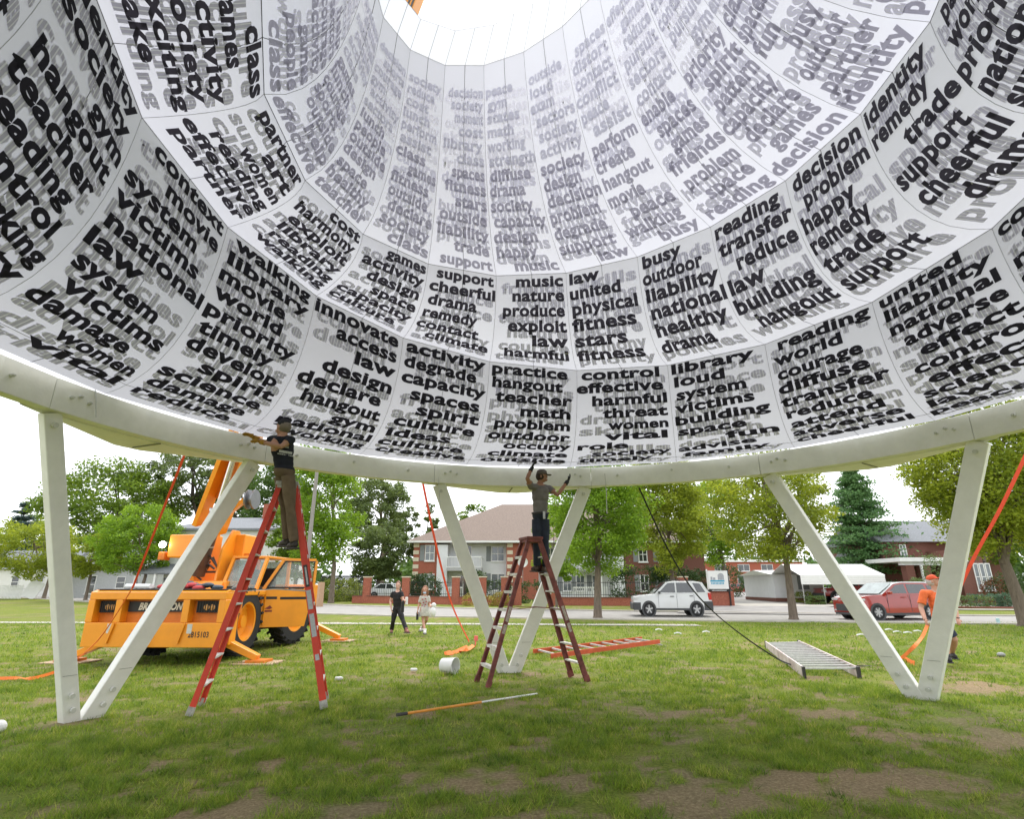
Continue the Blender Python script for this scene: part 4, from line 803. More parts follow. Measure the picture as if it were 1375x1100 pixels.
for s in (-1, 1):
    MB().b2((-2.2, s*hw*.98, .3), (-1.78, s*(hw*.98+.018), .66)).build('front_bumper_corner', dkp, t, bevel=.03); MB().b2((1.72, s*hw*.98, .3), (2.2, s*(hw*.98+.02), .72)).build('rear_bumper_corner', dkp, t, bevel=.03)
    MB().b2((-.93, s*hw*.985, .3), (.92, s*(hw*.985+.02), .4)).build('sill_trim', dkp, t)
    MB().b2((1.98, s*hw*.9, .78), (2.17, s*(hw*.95+.012), 1.12)).build('tail_lamp', lampr, t, bevel=.02); MB().b2((-2.12, s*hw*.82, .78), (-1.86, s*(hw*.96+.006), .92)).build('headlight', lampw, t, bevel=.02)
    MB().b2((-.12, s*hw, .93), (.1, s*(hw+.02), .965)).build('door_handle', dkp, t); MB().b2((.95, s*hw, .95), (1.15, s*(hw+.02), .985)).build('door_handle', dkp, t)
    MB().box((-.72, s*(hw+.09), 1.13), (.12, .16, .13)).build('mirror', dkp, t, bevel=.03); MB().tube([(-.1, s*.62, 1.66), (.0, s*.62, 1.71), (1.2, s*.62, 1.71), (1.35, s*.62, 1.65)], .018, 6).build('roof_rail', dkp, t)
MB().b2((-2.22, -.8, .32), (-2.1, .8, .62)).build('front_bumper', dkp, t, bevel=.04); MB().b2((2.12, -.8, .34), (2.24, .8, .66)).build('rear_bumper', dkp, t, bevel=.04)
MB().beam((-1.02, 0, 1.10), (-.33, 0, 1.59), 1.42, .02, up=(-1, 0, 1)).build('windscreen', cglass, t)
# red boxy hatchback, nose to the left, seen a little from the front
p = G(1183, 833.5, .0); kc = Vector((D(1189, 800, 28.2).x, 28.2, .02))
prof = [(-2.08, .45, .78, .88), (-2.02, .26, .93, .94), (-1.7, .22, 1.0, .99), (-1.25, .22, 1.03, 1), (-.8, .22, 1.06, 1), (.3, .22, 1.09, 1), (1.4, .22, 1.1, 1), (1.95, .25, 1.1, .97), (2.06, .35, 1.05, .93)]
win = [(-.95, 1.05), (-.2, 1.53), (.3, 1.6), (1.4, 1.6), (1.8, 1.56), (2.0, 1.08)]
t, body, cab, hw = car('parked_car', 'shiny red boxy hatchback with a pale roof behind the right V leg', kc, R(12), prof, win, 4.2, 1.82, red_p, dkp, (-1.3, 1.28), .33, roofcol=white_p)
side_glass(t, hw, [[(-.98, 1.03), (-.2, 1.5), (.2, 1.56), (1.4, 1.56), (1.8, 1.5), (1.97, 1.05)]], 1.05, 1.6, .006, red_p, 'window_surround')
side_glass(t, hw, [[(-.62, 1.12), (-.1, 1.46), (.32, 1.5), (.32, 1.11)], [(.42, 1.11), (.42, 1.5), (1.3, 1.49), (1.4, 1.12)], [(1.48, 1.12), (1.44, 1.46), (1.75, 1.42), (1.84, 1.12)]], 1.05, 1.6, .014)
for x in (-1.3, 1.28):
    for s in (-1, 1): wheel(t, x, s, hw, .33, .22, 7)
t.scale = (1.1, 1, 1.05)
door_lines(t, hw, (-.75, .38, 1.3), .34, 1.06, None)
for s in (-1, 1):
    MB().b2((-.95, s*hw*.985, .2), (.95, s*(hw*.985+.02), .3)).build('sill_trim', dkp, t); MB().box((-.66, s*(hw+.1), 1.13), (.14, .18, .13)).build('mirror', red_p, t, bevel=.03)
    MB().b2((-.02, s*hw, .93), (.2, s*(hw+.02), .965)).build('door_handle', red_p, t); MB().b2((-2.07, s*hw*.55, .80), (-1.8, s*(hw*.95), .9)).build('headlight', lampw, t, bevel=.02)
    MB().b2((-2.07, s*hw*.6, .36), (-1.95, s*hw*.86, .52)).build('fog_lamp', lampw, t, bevel=.02)
MB().b2((-2.1, -.62, .36), (-2.0, .62, .66)).build('grille', dkp, t, bevel=.03); MB().b2((-2.11, -.7, .2), (-1.95, .7, .3)).build('front_lip', dkp, t, bevel=.02)
MB().beam((-.97, 0, 1.09), (-.24, 0, 1.54), 1.42, .02, up=(-1, 0, 1)).build('windscreen', glass_mat('pale_windscreen', (.22, .27, .26), .05), t)
# red pickup under the carport
pc_ = Vector(((D(1108, 780, 45).x+D(1160, 780, 45).x)/2+.4, 45.0, terr(0, 45)+.06))
prof = [(-2.5, .55, .95, .9), (-2.45, .5, 1.05, .95), (-1.2, .5, 1.12, 1), (0, .5, 1.16, 1), (2.4, .5, 1.12, 1), (2.55, .55, 1.1, .97)]
win = [(-1.15, 1.1), (-.6, 1.72), (.9, 1.72), (1.1, 1.14)]
t, body, cab, hw = car('pickup_truck', 'dark red pickup truck standing under the white metal carport', pc_, R(-3), prof, win, 5.1, 1.9, dred, blackm, (-1.6, 1.55), .42, cat='pickup')
side_glass(t, hw, [[(-.8, 1.2), (-.45, 1.65), (.1, 1.66), (.1, 1.2)], [(.2, 1.2), (.2, 1.66), (.8, 1.65), (.95, 1.2)]], 1.1, 1.72)
for x in (-1.6, 1.55):
    for s in (-1, 1): wheel(t, x, s, hw, .42, .27, 5)
MB().b2((-2.58, -.9, .45), (-2.48, .9, .72)).build('front_bumper', dkp, t, bevel=.03)
for s in (-1, 1): MB().b2((-2.5, s*.55, .78), (-2.3, s*.93, .98)).build('headlight', lampw, t, bevel=.02)
# smaller far cars: simple but complete
def far_car(label, px, Y, paint, rz, L=4.4, H=1.42, group=None):
    p = at(px, Y); h = L/2; prof = [(-h, .4, .7, .9), (-h*.95, .28, .82, .96), (-h*.4, .25, .92, 1), (h*.6, .25, .95, 1), (h*.95, .3, .92, .96), (h, .42, .8, .9)]
    win = [(-h*.42, .9), (-h*.12, H), (h*.4, H), (h*.78, .93)]
    t, b, c, hw = car('parked_car', label, p, R(rz), prof, win, L, 1.75, paint, blackm, (-h*.62, h*.6), .31, group=group)
    side_glass(t, hw, [[(-h*.28, .96), (-h*.08, H-.06), (h*.1, H-.06), (h*.1, .96)], [(h*.14, .96), (h*.14, H-.06), (h*.36, H-.07), (h*.62, .98)]], .9, H)
    for x in (-h*.62, h*.6):
        for s in (-1, 1): wheel(t, x, s, hw, .31, .2, 5)
    return t
far_car('white sedan far behind the crane door beside the yellow hedge', 425, 60, white_p, 170)
far_car('white car behind the railings left of the woman in black', 525, 56, white_p, 175)
for lab, px, c in (('red car at the far left end of the row behind the driveway', 991, dred), ('red car next to the white one in the far row behind the driveway', 1003, red_p), ('white car in the middle of the far row behind the driveway', 1016, white_p), ('red car right of the white one in the far row behind the driveway', 1034, dred)):
    far_car(lab, px, 92+(px % 3), c, 165, group='cars parked in front of the far brick building')
# ---------------------------------------------------------------- the orange carry deck crane
orange = mat('orange_paint', (.82, .30, .012), .38, .07, 2.5, .04, 30, coat=.3); orange_d = mat('worn_orange_paint', (.60, .17, .01), .5, .12, 5)
crb = mat('crane_black', (.015, .015, .016), .5); chrome = mat('chrome_rod', (.65, .6, .55), .2, .05, metal=.8); grime = mat('dark_hose', (.05, .045, .045), .6)
CRp = Vector((-7.2, 12.0, 0)); CRz = R(-2.5)
K = thing('mobile_crane', 'orange four wheel deck crane with its door open on the lawn at the left', 'crane', CRp, CRz)
hw = 1.42; FB_, FT = .34, 1.40
# front face: frame bars with recessed bays
m = MB(); m.b2((-hw, 0, FT-.16), (hw, .35, FT-.02)); m.b2((-hw, 0, FB_), (hw, .3, .80))
for x in (-hw+.06, -.78, .62, hw-.06): m.b2((x-.07, .001, .801), (x+.07, .3, FT-.161))
m.build('front_frame', orange, K, bevel=.012)
MB().add([(-hw, 0, FT-.02), (hw, 0, FT-.02), (hw, .16, FT+.03), (-hw, .16, FT+.03), (-hw, .35, FT-.02), (hw, .35, FT-.02)], [(0, 1, 2, 3), (3, 2, 5, 4), (0, 3, 4), (1, 5, 2)]).build('top_chamfer', orange, K)
MB().b2((-hw+.1, .2, .79), (hw-.1, .24, FT-.15)).build('recess_panel', orange_d, K)
for xa, xb in ((-hw+.17, -.87), (.78, hw-.16)):
    g = MB().b2((xa, .12, .99), (xb, .18, FT-.19)).build('grille_box', crb, K); w = xb-xa
    for i in range(9): MB().tube([(xa+w*(i+.5)/9, .1, .985), (xa+w*(i+.5)/9, .1, FT-.19)], .009, 5).build('grille_bar', crb, g)
    for i in range(2): MB().ell((xa+w*(.42+.25*i), .135, 1.09), (.07, .03, .07), 12).build('work_lamp', mat('amber_lamp', (.75, .38, .12), .3), g)
npb = MB().b2((-.68, .16, 1.0), (.52, .199, FT-.2)).build('name_plate', crb, K)
lettering('name_lettering', 'BRODERSON', mat('cream_letter', (.62, .58, .48), .6), frame((-.46, .154, 1.04), (1, 0, 0), (0, 0, 1)), .14, npb, .04, .9, .22)
lettering('number_lettering', '2815103', crb, frame((.76, -.004, .53), (1, 0, 0), (0, 0, 1)), .11, K, .02, .42)
for x in (-.83, .62): MB().beam((x+.04, -.03, .79), (x-.05, -.03, .42), .05, .03, up=(0, 1, 0)).build('rib', orange, K)
for x in (-.93, .72): MB().b2((x, -.006, .60), (x+.1, -.001, .78)).build('warning_label', mat('label_paper', (.55, .55, .5), .6), K)
MB().b2((-.02, -.006, .66), (.12, -.001, .76)).build('warning_label', MATS['label_paper'], K); MB().b2((-.12, .15, .83), (.04, .198, .98)).build('socket', crb, K)
MB().b2((-.35, -.1, .36), (-.05, .0, .68)).build('tow_hitch', orange_d, K, bevel=.01); MB().tube([(-.32, -.12, .6), (-.24, -.14, .5), (-.22, -.12, .4)], .035, 6).build('hose', grime, K)
# deck and body
MB().b2((-hw, .351, .95), (hw, .72, FT-.03)).build('deck', orange_d, K, bevel=.01); MB().b2((-hw+.05, .1, FT+.03), (hw-.05, .7, FT+.045)).build('deck_plate', mat('dark_deck', (.07, .065, .06), .7), K)
MB().b2((-hw, .352, FB_+.02), (hw, .6, .948)).build('outrigger_box', orange, K)
MB().b2((-.68, .61, .45), (.68, 5.0, 1.0)).build('chassis', crb, K); MB().b2((-1.1, .721, 1.0), (1.05, 5.3, FT-.005)).build('body_deck', orange, K, bevel=.015)
MB().b2((-1.1, 5.301, .6), (1.05, 5.9, 1.55)).build('rear_deck', orange, K, bevel=.02)
for s in (-1, 1): MB().b2((s*1.06, .73, 1.3), (s*1.2, 2.2, FT+.01)).build('fender', orange, K, bevel=.02)
MB().b2((1.052, 2.3, .62), (1.16, 2.5, 1.38)).build('body_panel', orange, K); MB().b2((.75, 2.5, .58), (1.1, 3.9, .98)).build('step_box', orange, K, bevel=.01)
for a, b in ((.8, 1.2), (2.5, 3.4)): MB().b2((1.201 if b < 2 else 1.051, a, 1.32), (1.206 if b < 2 else 1.056, b, 1.37)).build('black_stripe', crb, K)
def big_wheel(x, y, steer=0.):
    s = 1 if x > 0 else -1; r, w = .745, .42; Mx = Matrix.Rotation(steer, 3, 'Z'); c = Vector((x, y, r))
    def LT(prof, n, rot):
        m_ = MB(); m_.lathe([(a, b) for a, b in prof], n, (0, 0, 0), 'x', caps=False); m_.v = [tuple(rot @ Vector(v)+c) for v in m_.v]; return m_
    o = LT([(r*.56, -w/2), (r*.86, -w/2), (r*.93, -w/2+.06), (r*.93, w/2-.06), (r*.86, w/2), (r*.56, w/2), (r*.56, -w/2)], 32, Mx).build('wheel', tyre, K, auto=40)
    m = MB()
    for k in range(22):
        for h in (-1, 1):
            a = 2*pi*(k+(.5 if h > 0 else 0))/22; d = Vector((0, cos(a), sin(a))); tn = Vector((h*.9, -sin(a)*.5, cos(a)*.5)); p = d*r*.955+Vector((h*w*.27, 0, 0)); m.beam(c+Mx @ (p-d*.03-tn*.13), c+Mx @ (p-d*.03+tn*.13), .055, .075, up=Mx @ d)
    m.build('tread_lug', tyre, o)['kind'] = 'stuff'
    LT([(r*.57, w/2*.95), (r*.5, w/2*.9), (r*.44, w/2*.2), (r*.2, w/2*.15), (r*.17, w/2*.6), (0, w/2*.6)] if s > 0 else [(r*.57, -w/2*.95), (r*.5, -w/2*.9), (r*.44, -w/2*.2), (r*.2, -w/2*.15), (r*.17, -w/2*.6), (0, -w/2*.6)], 24, Mx).build('rim', orange, o, auto=30)
for x, y, st in ((.97, 1.5, 0), (-.97, 1.5, 0), (.93, 4.35, R(-12)), (-.93, 4.35, R(-12))): big_wheel(x, y, st)
# outriggers
for s in (-1, 1):
    for y, nm in ((.65, 1), (5.5, 1)):
        o = MB().beam((s*.75, y-.1*(y < 1), .62), (s*1.98, y-.1*(y < 1), .10), .15, .26, up=(0, 1, 0), w2=.12, h2=.16).build('outrigger', orange, K, bevel=.01)
        MB().b2((s*1.8, y-.28, .02), (s*2.2, y+.12, .07)).build('outrigger_foot', orange_d, o); MB().b2((s*1.55, y-.42, -.005), (s*2.4, y+.28, .02)).build('plank', mat('plank_wood', (.42, .30, .19), .8, .2, 8), o)
# turret, mast plates, counterweights
MB().lathe([(0, FT-.01), (.75, FT-.01), (.75, 1.5), (0, 1.5)], 24, (.05, 2.7, 0)).build('turntable', crb, K)
MB().b2((-1.0, 1.95, 1.42), (.32, 3.3, 1.62)).build('turret_base', orange, K, bevel=.02)
MB().add([(-.9, 1.85, 1.42), (.25, 1.85, 1.42), (.25, 1.949, 1.6), (-.9, 1.949, 1.6), (.25, 1.949, 1.42), (-.9, 1.949, 1.42)], [(0, 1, 2, 3), (1, 4, 2), (0, 3, 5), (3, 2, 4, 5), (0, 5, 4, 1)]).build('turret_step', orange, K)
for x in (-.84, -.08):
    M = frame((x, 2.1, 1.62), (0, 1, 0), (0, 0, 1)); MB().prism([(0, 0), (1.0, 0), (1.0, 1.0), (.8, 1.25), (.5, 1.25), (.1, .75)], .06 if x > -.5 else .26, M).build('mast_plate', orange, K, bevel=.008)
MB().box((-.7, 1.98, 2.0), (.1, .01, .7)).build('height_scale', MATS['label_paper'], K)
for x0, x1 in ((-1.78, -.7), (-.2, .22)): MB().b2((x0, 2.75, 2.2), (x1, 3.35, 2.78)).build('counterweight', orange, K, bevel=.03)
lo = MB().b2((-1.98, 2.7, 2.14), (-1.8, 2.95, 2.34)).build('lamp_bracket', orange_d, K, bevel=.02)
MB().ell((-1.88, 2.66, 2.52), (.085, .05, .085), 14).build('lit_work_lamp', mat('lit_lamp', (.9, .9, .8), .3, emis=(1, .96, .85, 14)), lo); MB().b2((.222, 2.8, 2.2), (.4, 3.0, 2.3)).build('marker_lamp', orange_d, K)
# boom: from the mast pivot to a point seen through the opening of the tower
Minv = (Matrix.Translation(CRp) @ Matrix.Rotation(CRz, 4, 'Z')).inverted()
tip = Minv @ D(578, -60, 10.2); piv = Vector((-.48, 2.3, 3.0)); bd_ = (tip-piv).normalized(); face = Vector((0, -1, 0)); face = (face-bd_*face.dot(bd_)).normalized(); sidev = bd_.cross(face).normalized()
if sidev.x < 0: sidev = -sidev
for s in (-1, 1): MB().beam(piv-bd_*.15+sidev*s*.30, piv+bd_*6.5+sidev*s*.30, .12, .4, up=face).build('boom_side', orange, K, bevel=.006)
MB().beam(piv+bd_*.6-face*.16, piv+bd_*6.5-face*.16, .47, .07, up=face).build('boom_back', orange_d, K)
bt = MB().beam(piv+bd_*2, tip+bd_*.3, .40, .42, up=face, w2=.34, h2=.36).build('boom_section', orange, K, bevel=.01)
for s in (.02, .12): MB().beam(piv+bd_*9+face*.19+sidev*s, tip+bd_*.3+face*.176+sidev*s, .055, .02, up=face).build('black_band', mat('boom_band', (.10, .08, .08), .6), bt)
MB().beam(piv+bd_*9+face*.19-sidev*.19, tip+bd_*.3+face*.176-sidev*.165, .03, .02, up=face).build('pale_edge', MATS['label_paper'], bt)
cy0 = Vector((-.44, 2.0, 1.75)); cy1 = piv+bd_*2.6+face*.2; cm = cy0.lerp(cy1, .42)
MB().tube([cy0, cm], .165, 20).build('lift_cylinder', mat('cylinder_dark', (.07, .045, .04), .35, .2, 5, metal=.3), K, auto=40); MB().tube([cm, cm+(cy1-cy0).normalized()*.06], .18, 20).build('cylinder_gland', steel, K); MB().tube([cm, cy1], .075, 12).build('cylinder_rod', chrome, K, auto=40)
MB().tube([cy0.lerp(cm, .45), cy0.lerp(cm, .47)], .171, 20).build('cylinder_band', steel, K)
rr = random.Random(5)
m = MB()
for i in range(12): a = Vector((rr.uniform(-.6, -.15), 2.0+rr.uniform(-.05, .2), 1.85+rr.uniform(0, .3))); m.tube([a, a+Vector((rr.uniform(-.2, .2), -.1, rr.uniform(-.1, .15))), a+Vector((rr.uniform(-.3, .3), .1, rr.uniform(-.25, .05)))], .025, 5)
m.build('hose', grime, K)['kind'] = 'stuff'
wn_ = piv+bd_*1.0+sidev*.85+face*.1; MB().lathe([(.1, -.1), (.24, -.1), (.24, -.06), (.13, -.05), (.13, .05), (.24, .06), (.24, .1), (.1, .1)], 20, wn_, 'x').build('winch_drum', mat('drum_steel', (.22, .22, .23), .4, metal=.6), K, auto=40); MB().beam(piv+bd_*.4+sidev*.33, wn_-sidev*.12, .1, .16, up=face).build('winch_arm', orange, K)
# cab
cabg = glass_mat('cab_glass', (.33, .40, .38), .06)
cx0, cx1, cy0_, cy1_, cz0, cz1 = .2, 1.04, 2.3, 3.7, 1.40, 2.16
for x, y in ((cx0, cy1_), (cx1, cy1_)): MB().beam((x, y, cz0), (x, y, cz1), .07, .07).build('cab_post', orange, K)
for x in (cx0, cx1): MB().beam((x, cy0_-.3, cz0), (x, cy0_+.1, cz1), .08, .07, up=(1, 0, 0)).build('cab_post', orange, K)
MB().b2((cx0-.04, cy0_+.06, cz1), (cx1+.04, cy1_+.05, cz1+.06)).build('cab_roof', orange, K, bevel=.015); MB().b2((cx0, cy0_-.3, cz0-.05), (cx1, cy1_, cz0)).build('cab_cowl', orange, K)
MB().add([(cx0+.05, cy0_-.27, cz0+.03), (cx1-.05, cy0_-.27, cz0+.03), (cx1-.05, cy0_+.07, cz1-.03), (cx0+.05, cy0_+.07, cz1-.03)], [(0, 1, 2, 3)]).build('windscreen', cabg, K)
MB().b2((cx0-.002, cy0_+.15, cz0+.03), (cx0+.004, cy1_-.1, cz1-.03)).build('side_glass', cabg, K); MB().b2((cx0+.05, cy1_-.01, cz0+.03), (cx1-.05, cy1_, cz1-.03)).build('rear_glass', cabg, K)
seat = MB().b2((.4, 3.0, 1.15), (.83, 3.4, 1.35)).b2((.4, 3.4, 1.35), (.83, 3.5, 1.95)).build('seat', crb, K, bevel=.03); MB().lathe([(.17, -.012), (.19, -.012), (.19, .012), (.17, .012)], 20, (.6, 2.75, 1.72), 'y').build('steering_wheel', crb, K)
MB().tube([(.4, cy0_-.2, 1.5), (.75, cy0_-.08, 1.72)], .008, 4).build('wiper', crb, K)
# open door, swung out
h0 = Vector((1.02, 2.3, 0)); dx = Vector((cos(R(32)), sin(R(32)), 0)); M = frame(h0, dx, Vector((0, 0, 1)))
out = [(0, .56), (1.08, .56), (1.20, 1.25), (1.24, 2.16), (.42, 2.16), (.05, 1.45)]; 
wo_ = [(.2, 1.47), (1.14, 1.47), (1.16, 2.08), (.47, 2.08)]
m = MB(); m.prism([(0, .56), (1.08, .56), (1.2, 1.25), (1.215, 1.43), (.05, 1.43)], .05, M); door = m.build('door', orange, K, bevel=.008)
for a, b in (((.05, 1.43), (.44, 2.12)), ((.44, 2.13), (1.22, 2.13)), ((1.2, 1.43), (1.225, 2.12))): MB().beam(M @ Vector((*a, .025)), M @ Vector((*b, .025)), .075, .05, up=M.to_3x3() @ Vector((0, 0, 1))).build('door_frame', orange, door)
P = [M @ Vector((x, y, .058)) for x, y in ((.13, 1.47), (1.17, 1.47), (1.18, 2.09), (.48, 2.09))]; MB().tube(P+[P[0]], .022, 6).build('door_seal', crb, door)
MB().prism([(.15, 1.48), (1.15, 1.48), (1.16, 2.07), (.49, 2.07)], .004, M @ Matrix.Translation((0, 0, .02))).build('door_window', mat('clear_cab_glass', (.5, .55, .53), .05, spec=.8), door)
gm = MATS['clear_cab_glass']; gm.node_tree.nodes['Principled BSDF'].inputs['Transmission Weight'].default_value = .0
nt = gm.node_tree; tb = nt.nodes.new('ShaderNodeBsdfTransparent'); ms = nt.nodes.new('ShaderNodeMixShader'); ms.inputs[0].default_value = .78; nt.links.new(nt.nodes['Principled BSDF'].outputs[0], ms.inputs[1]); nt.links.new(tb.outputs[0], ms.inputs[2]); nt.links.new(ms.outputs[0], nt.nodes['Material Output'].inputs[0])
for nm in ('cab_glass',):
    g2 = MATS[nm].node_tree; tb = g2.nodes.new('ShaderNodeBsdfTransparent'); tb.inputs[0].default_value = (.8, .9, .87, 1); ms = g2.nodes.new('ShaderNodeMixShader'); ms.inputs[0].default_value = .55; g2.links.new(g2.nodes['Principled BSDF'].outputs[0], ms.inputs[1]); g2.links.new(tb.outputs[0], ms.inputs[2]); g2.links.new(ms.outputs[0], g2.nodes['Material Output'].inputs[0])
MB().prism([(.02, 1.2), (.38, 1.2), (.38, 1.26), (.02, 1.26)], .004, M @ Matrix.Translation((0, 0, .051))).build('black_stripe', crb, door); MB().prism([(.45, 1.19), (1.2, 1.19), (1.2, 1.25), (.45, 1.25)], .004, M @ Matrix.Translation((0, 0, .051))).build('black_stripe', crb, door)
MB().prism([(.12, .98), (.24, 1.06), (.3, 1.0), (.24, .97)], .004, M @ Matrix.Translation((0, 0, .051))).build('door_emblem', mat('maroon_print', (.2, .03, .02), .6), door)
MB().prism([(.1, .91), (.3, .91), (.3, .95), (.1, .95)], .004, M @ Matrix.Translation((0, 0, .051))).build('door_caption', MATS['maroon_print'], door)
# things lying on the crane deck
def W(v): return (Matrix.Translation(CRp) @ Matrix.Rotation(CRz, 4, 'Z')) @ Vector(v)
tag(MB().tube([W((-.95, .35, 1.5)), W((-.35, .25, 1.5))], .05, 10).tube([W((-.92, .45, 1.49)), W((-.4, .4, 1.49))], .035, 8).build('ratchet_tube', trimw), 'white tubes lying on the left of the crane deck', 'tube')
mm = MB()
for i in range(9): mm.ell(W((-.2+i*.1, .45+.07*sin(i*2.1), 1.49+.03*sin(i*1.3))), (.13, .14, .055), 10)
tag(mm.build('red_cloth', mat('red_cloth', (.45, .05, .05), .8, .2, 8), smooth=True), 'crumpled red cloth in the middle of the crane deck', 'cloth')
mm = MB()
for i in range(7): mm.ell(W((.32+i*.11, .5+.06*sin(i*2.9), 1.50+.03*cos(i*1.7))), (.11, .12, .05+.03*(i < 3)), 10)
tag(mm.build('dark_tarp', mat('dark_tarp', (.05, .07, .09), .7, .3, 8), smooth=True), 'dark grey bundle lying on the right of the crane deck', 'tarpaulin')
pln = at(425, 43.5); tag(MB().beam(Vector((pln.x, 20.5, 0))+Vector((-.0, 0, 0)), Vector((pln.x, 20.5, 0)), .1, .1).build('x', trimw) if False else MB().tube([D(428, 815, 40), D(432, 782, 40)], [.28, .22], 4).build('wooden_board', mat('tan_board', (.42, .27, .17), .8)), 'slanted tan board leaning behind the open crane door', 'board')
# ---------------------------------------------------------------- ladders
fgred = mat('red_fibreglass', (.62, .045, .018), .45, .1, 6, .05, 40); fgmar = mat('weathered_maroon', (.13, .028, .022), .65, .35, 7, .2, 30, col2=(.20, .05, .04)); fgor = mat('orange_fibreglass', (.55, .085, .025), .5, .15, 6); fgpale = mat('faded_rail', (.50, .36, .34), .6, .25, 2.2, col2=(.62, .56, .54))
alu = mat('aluminium', (.58, .58, .57), .38, .15, 20, metal=.55); alud = mat('worn_aluminium', (.42, .40, .37), .6, .3, 15, metal=.2); rubber = mat('rubber_foot', (.05, .045, .045), .8); lab_m = mat('ladder_label', (.45, .45, .46), .6, .15, 40); stepw = mat('painted_step', (.62, .6, .56), .5, .3, 10)
def stepladder(label, c, ang, spread, h, wb, wt, n, rm, stepm, capm, group, labels=True, both=True):
    t = thing('stepladder', label, 'stepladder', (c[0], c[1], 0), ang, group); ht = h-.06
    for sx in (-1, 1):
        for sy in (-1, 1):
            a = Vector((sx*spread/2, sy*wb/2, .0)); b = Vector((sx*.1, sy*wt/2, ht)); rw = .085 if sx > 0 else .07
            d = (b-a).normalized(); up = Vector((0, 1, 0)); m = MB(); m.beam(a+d*.05, b, rw, .016, up=up)
            xx = d.cross(up).normalized(); 
            for e in (-1, 1): m.beam(a+d*.05+xx*e*(rw/2-.008)-Vector((0, sy*.02, 0)), b+xx*e*(rw/2-.008)-Vector((0, sy*.02, 0)), .014, .03, up=up)
            rail = m.build('rail', rm, t); MB().beam(a, a+d*.1, rw+.012, .05, up=up).build('foot', capm if labels else rm, rail)
            if labels and sx > 0 and sy < 0:
                for z0, z1, mm, w in ((.52, .62, rubber, .05), (.42, .505, lab_m, .06), (.30, .40, lab_m, .06), (.20, .225, lab_m, .05)):
                    P = a.lerp(b, z0), a.lerp(b, z1); MB().beam(P[0]-Vector((0, .011, 0)), P[1]-Vector((0, .011, 0)), w, .002, up=up).build('label', mm, rail)
                P = a.lerp(b, .53), a.lerp(b, .61); MB().beam(P[0]-Vector((0, .0135, 0)), P[1]-Vector((0, .0135, 0)), .022, .002, up=up).build('label_print', lab_m, rail)
            if not labels and sy < 0:
                for z0, z1 in ((.42, .52), (.34, .40)): P = a.lerp(b, z0), a.lerp(b, z1); MB().beam(P[0]-Vector((0, .011, 0)), P[1]-Vector((0, .011, 0)), .05, .002, up=up).build('label', mat('worn_label', (.40, .33, .28), .8, .4, 40), rail)
    for sx in (-1, 1):
        for i in range(1, n+1):
            f = i/(n+1)*1.0; z = ht*f; x = sx*(spread/2*(1-f)+.1*f); w = wb*(1-f)+wt*f; dp = .085 if (both or sx > 0) else .035
            m = MB(); m.box((x, 0, z), (dp, w-.03, .022)); m.box((x+sx*dp*.42, 0, z-.018), (.01, w-.03, .03)); m.build('step', stepm, t)
    m = MB(); m.box((0, 0, h-.03), (.30, wt+.09, .05)); m.box((0, 0, h-.075), (.26, wt+.07, .05)); m.build('top_cap', capm, t, bevel=.008)
    zs = ht*.5; xs_ = spread/2*.5+.05
    for sy in (-1, 1): MB().beam((-xs_, sy*(wb+wt)/4, zs), (0, sy*(wb+wt)/4, zs+.03), .02, .012).beam((0, sy*(wb+wt)/4, zs+.03), (xs_, sy*(wb+wt)/4, zs), .02, .012).build('spreader', capm if labels else fgmar, t)
    return t
L1c = Vector((-3.25, 8.1, 0)); L2c = Vector((.33, 10.12, 0))
stepladder('tall bright red stepladder with labels, carrying the worker in the navy shirt', L1c, R(16), 1.56, 2.93, .62, .34, 8, fgred, stepw, alud, 'stepladders under the ring')
stepladder('weathered dark maroon stepladder carrying the worker in the grey shirt', L2c, R(20), 1.72, 2.33, .62, .34, 7, fgmar, stepw, fgmar, 'stepladders under the ring', False)
def flat_ladder(name, label, A, B, C_, D_, n, rm, hgt, rungm, endm=None, cat='ladder', tilt=0.):
    """A->B near rail, C_->D_ far rail on the ground"""
    o = A.copy(); t = thing(name, label, cat, o)
    A, B, C_, D_ = [p-o for p in (A, B, C_, D_)]; up = Vector((0, 0, 1))
    for p, q in ((A, B), (C_, D_)):
        r = MB().beam(p+up*hgt*.5, q+up*(hgt*.5+tilt), .03, hgt, up=up).build('rail', rm, t)
        if endm:
            d = (q-p).normalized()
            for e, s in ((p, 1), (q, -1)): MB().beam(e+up*hgt*.5-d*s*.02, e+up*hgt*.5+d*s*.07, .045, hgt+.012, up=up).build('end_cap', endm, r)
    for i in range(n): f = (i+.35)/n; a, b = A.lerp(B, f), C_.lerp(D_, f); z = up*(hgt-.03+tilt*f); MB().beam(a+z, b+z, .05, .03, up=up).build('rung', rungm, t)
    return t
a, b = G(1081, 911), G(1029, 871); c = G(1155, 911); w = (c-a); 
flat_ladder('extension_ladder', 'faded extension ladder lying on the grass in front of the driveway', a, b, c, b+Vector((.95, .25, 0)), 15, fgpale, .17, alu, rubber)
e1, e2 = G(1152, 911), G(1085, 910); lx = thing('x', None, None) if False else None
a, b = G(740, 885), G(886, 869); flat_ladder('orange_ladder', 'orange ladder lying flat on the lawn behind the dark stepladder', a, b, a+Vector((-.35, .95, 0)), b+Vector((-.28, .8, 0)), 9, fgor, .10, alud, None, tilt=.08)
tag(MB().tube([b+Vector((-1.0, .3, .05)), b+Vector((-.3, .25, .12)), b+Vector((.1, .1, .03))], .02, 6).build('ladder_brace', alud), 'thin metal brace sticking out at the right end of the orange ladder', 'brace')
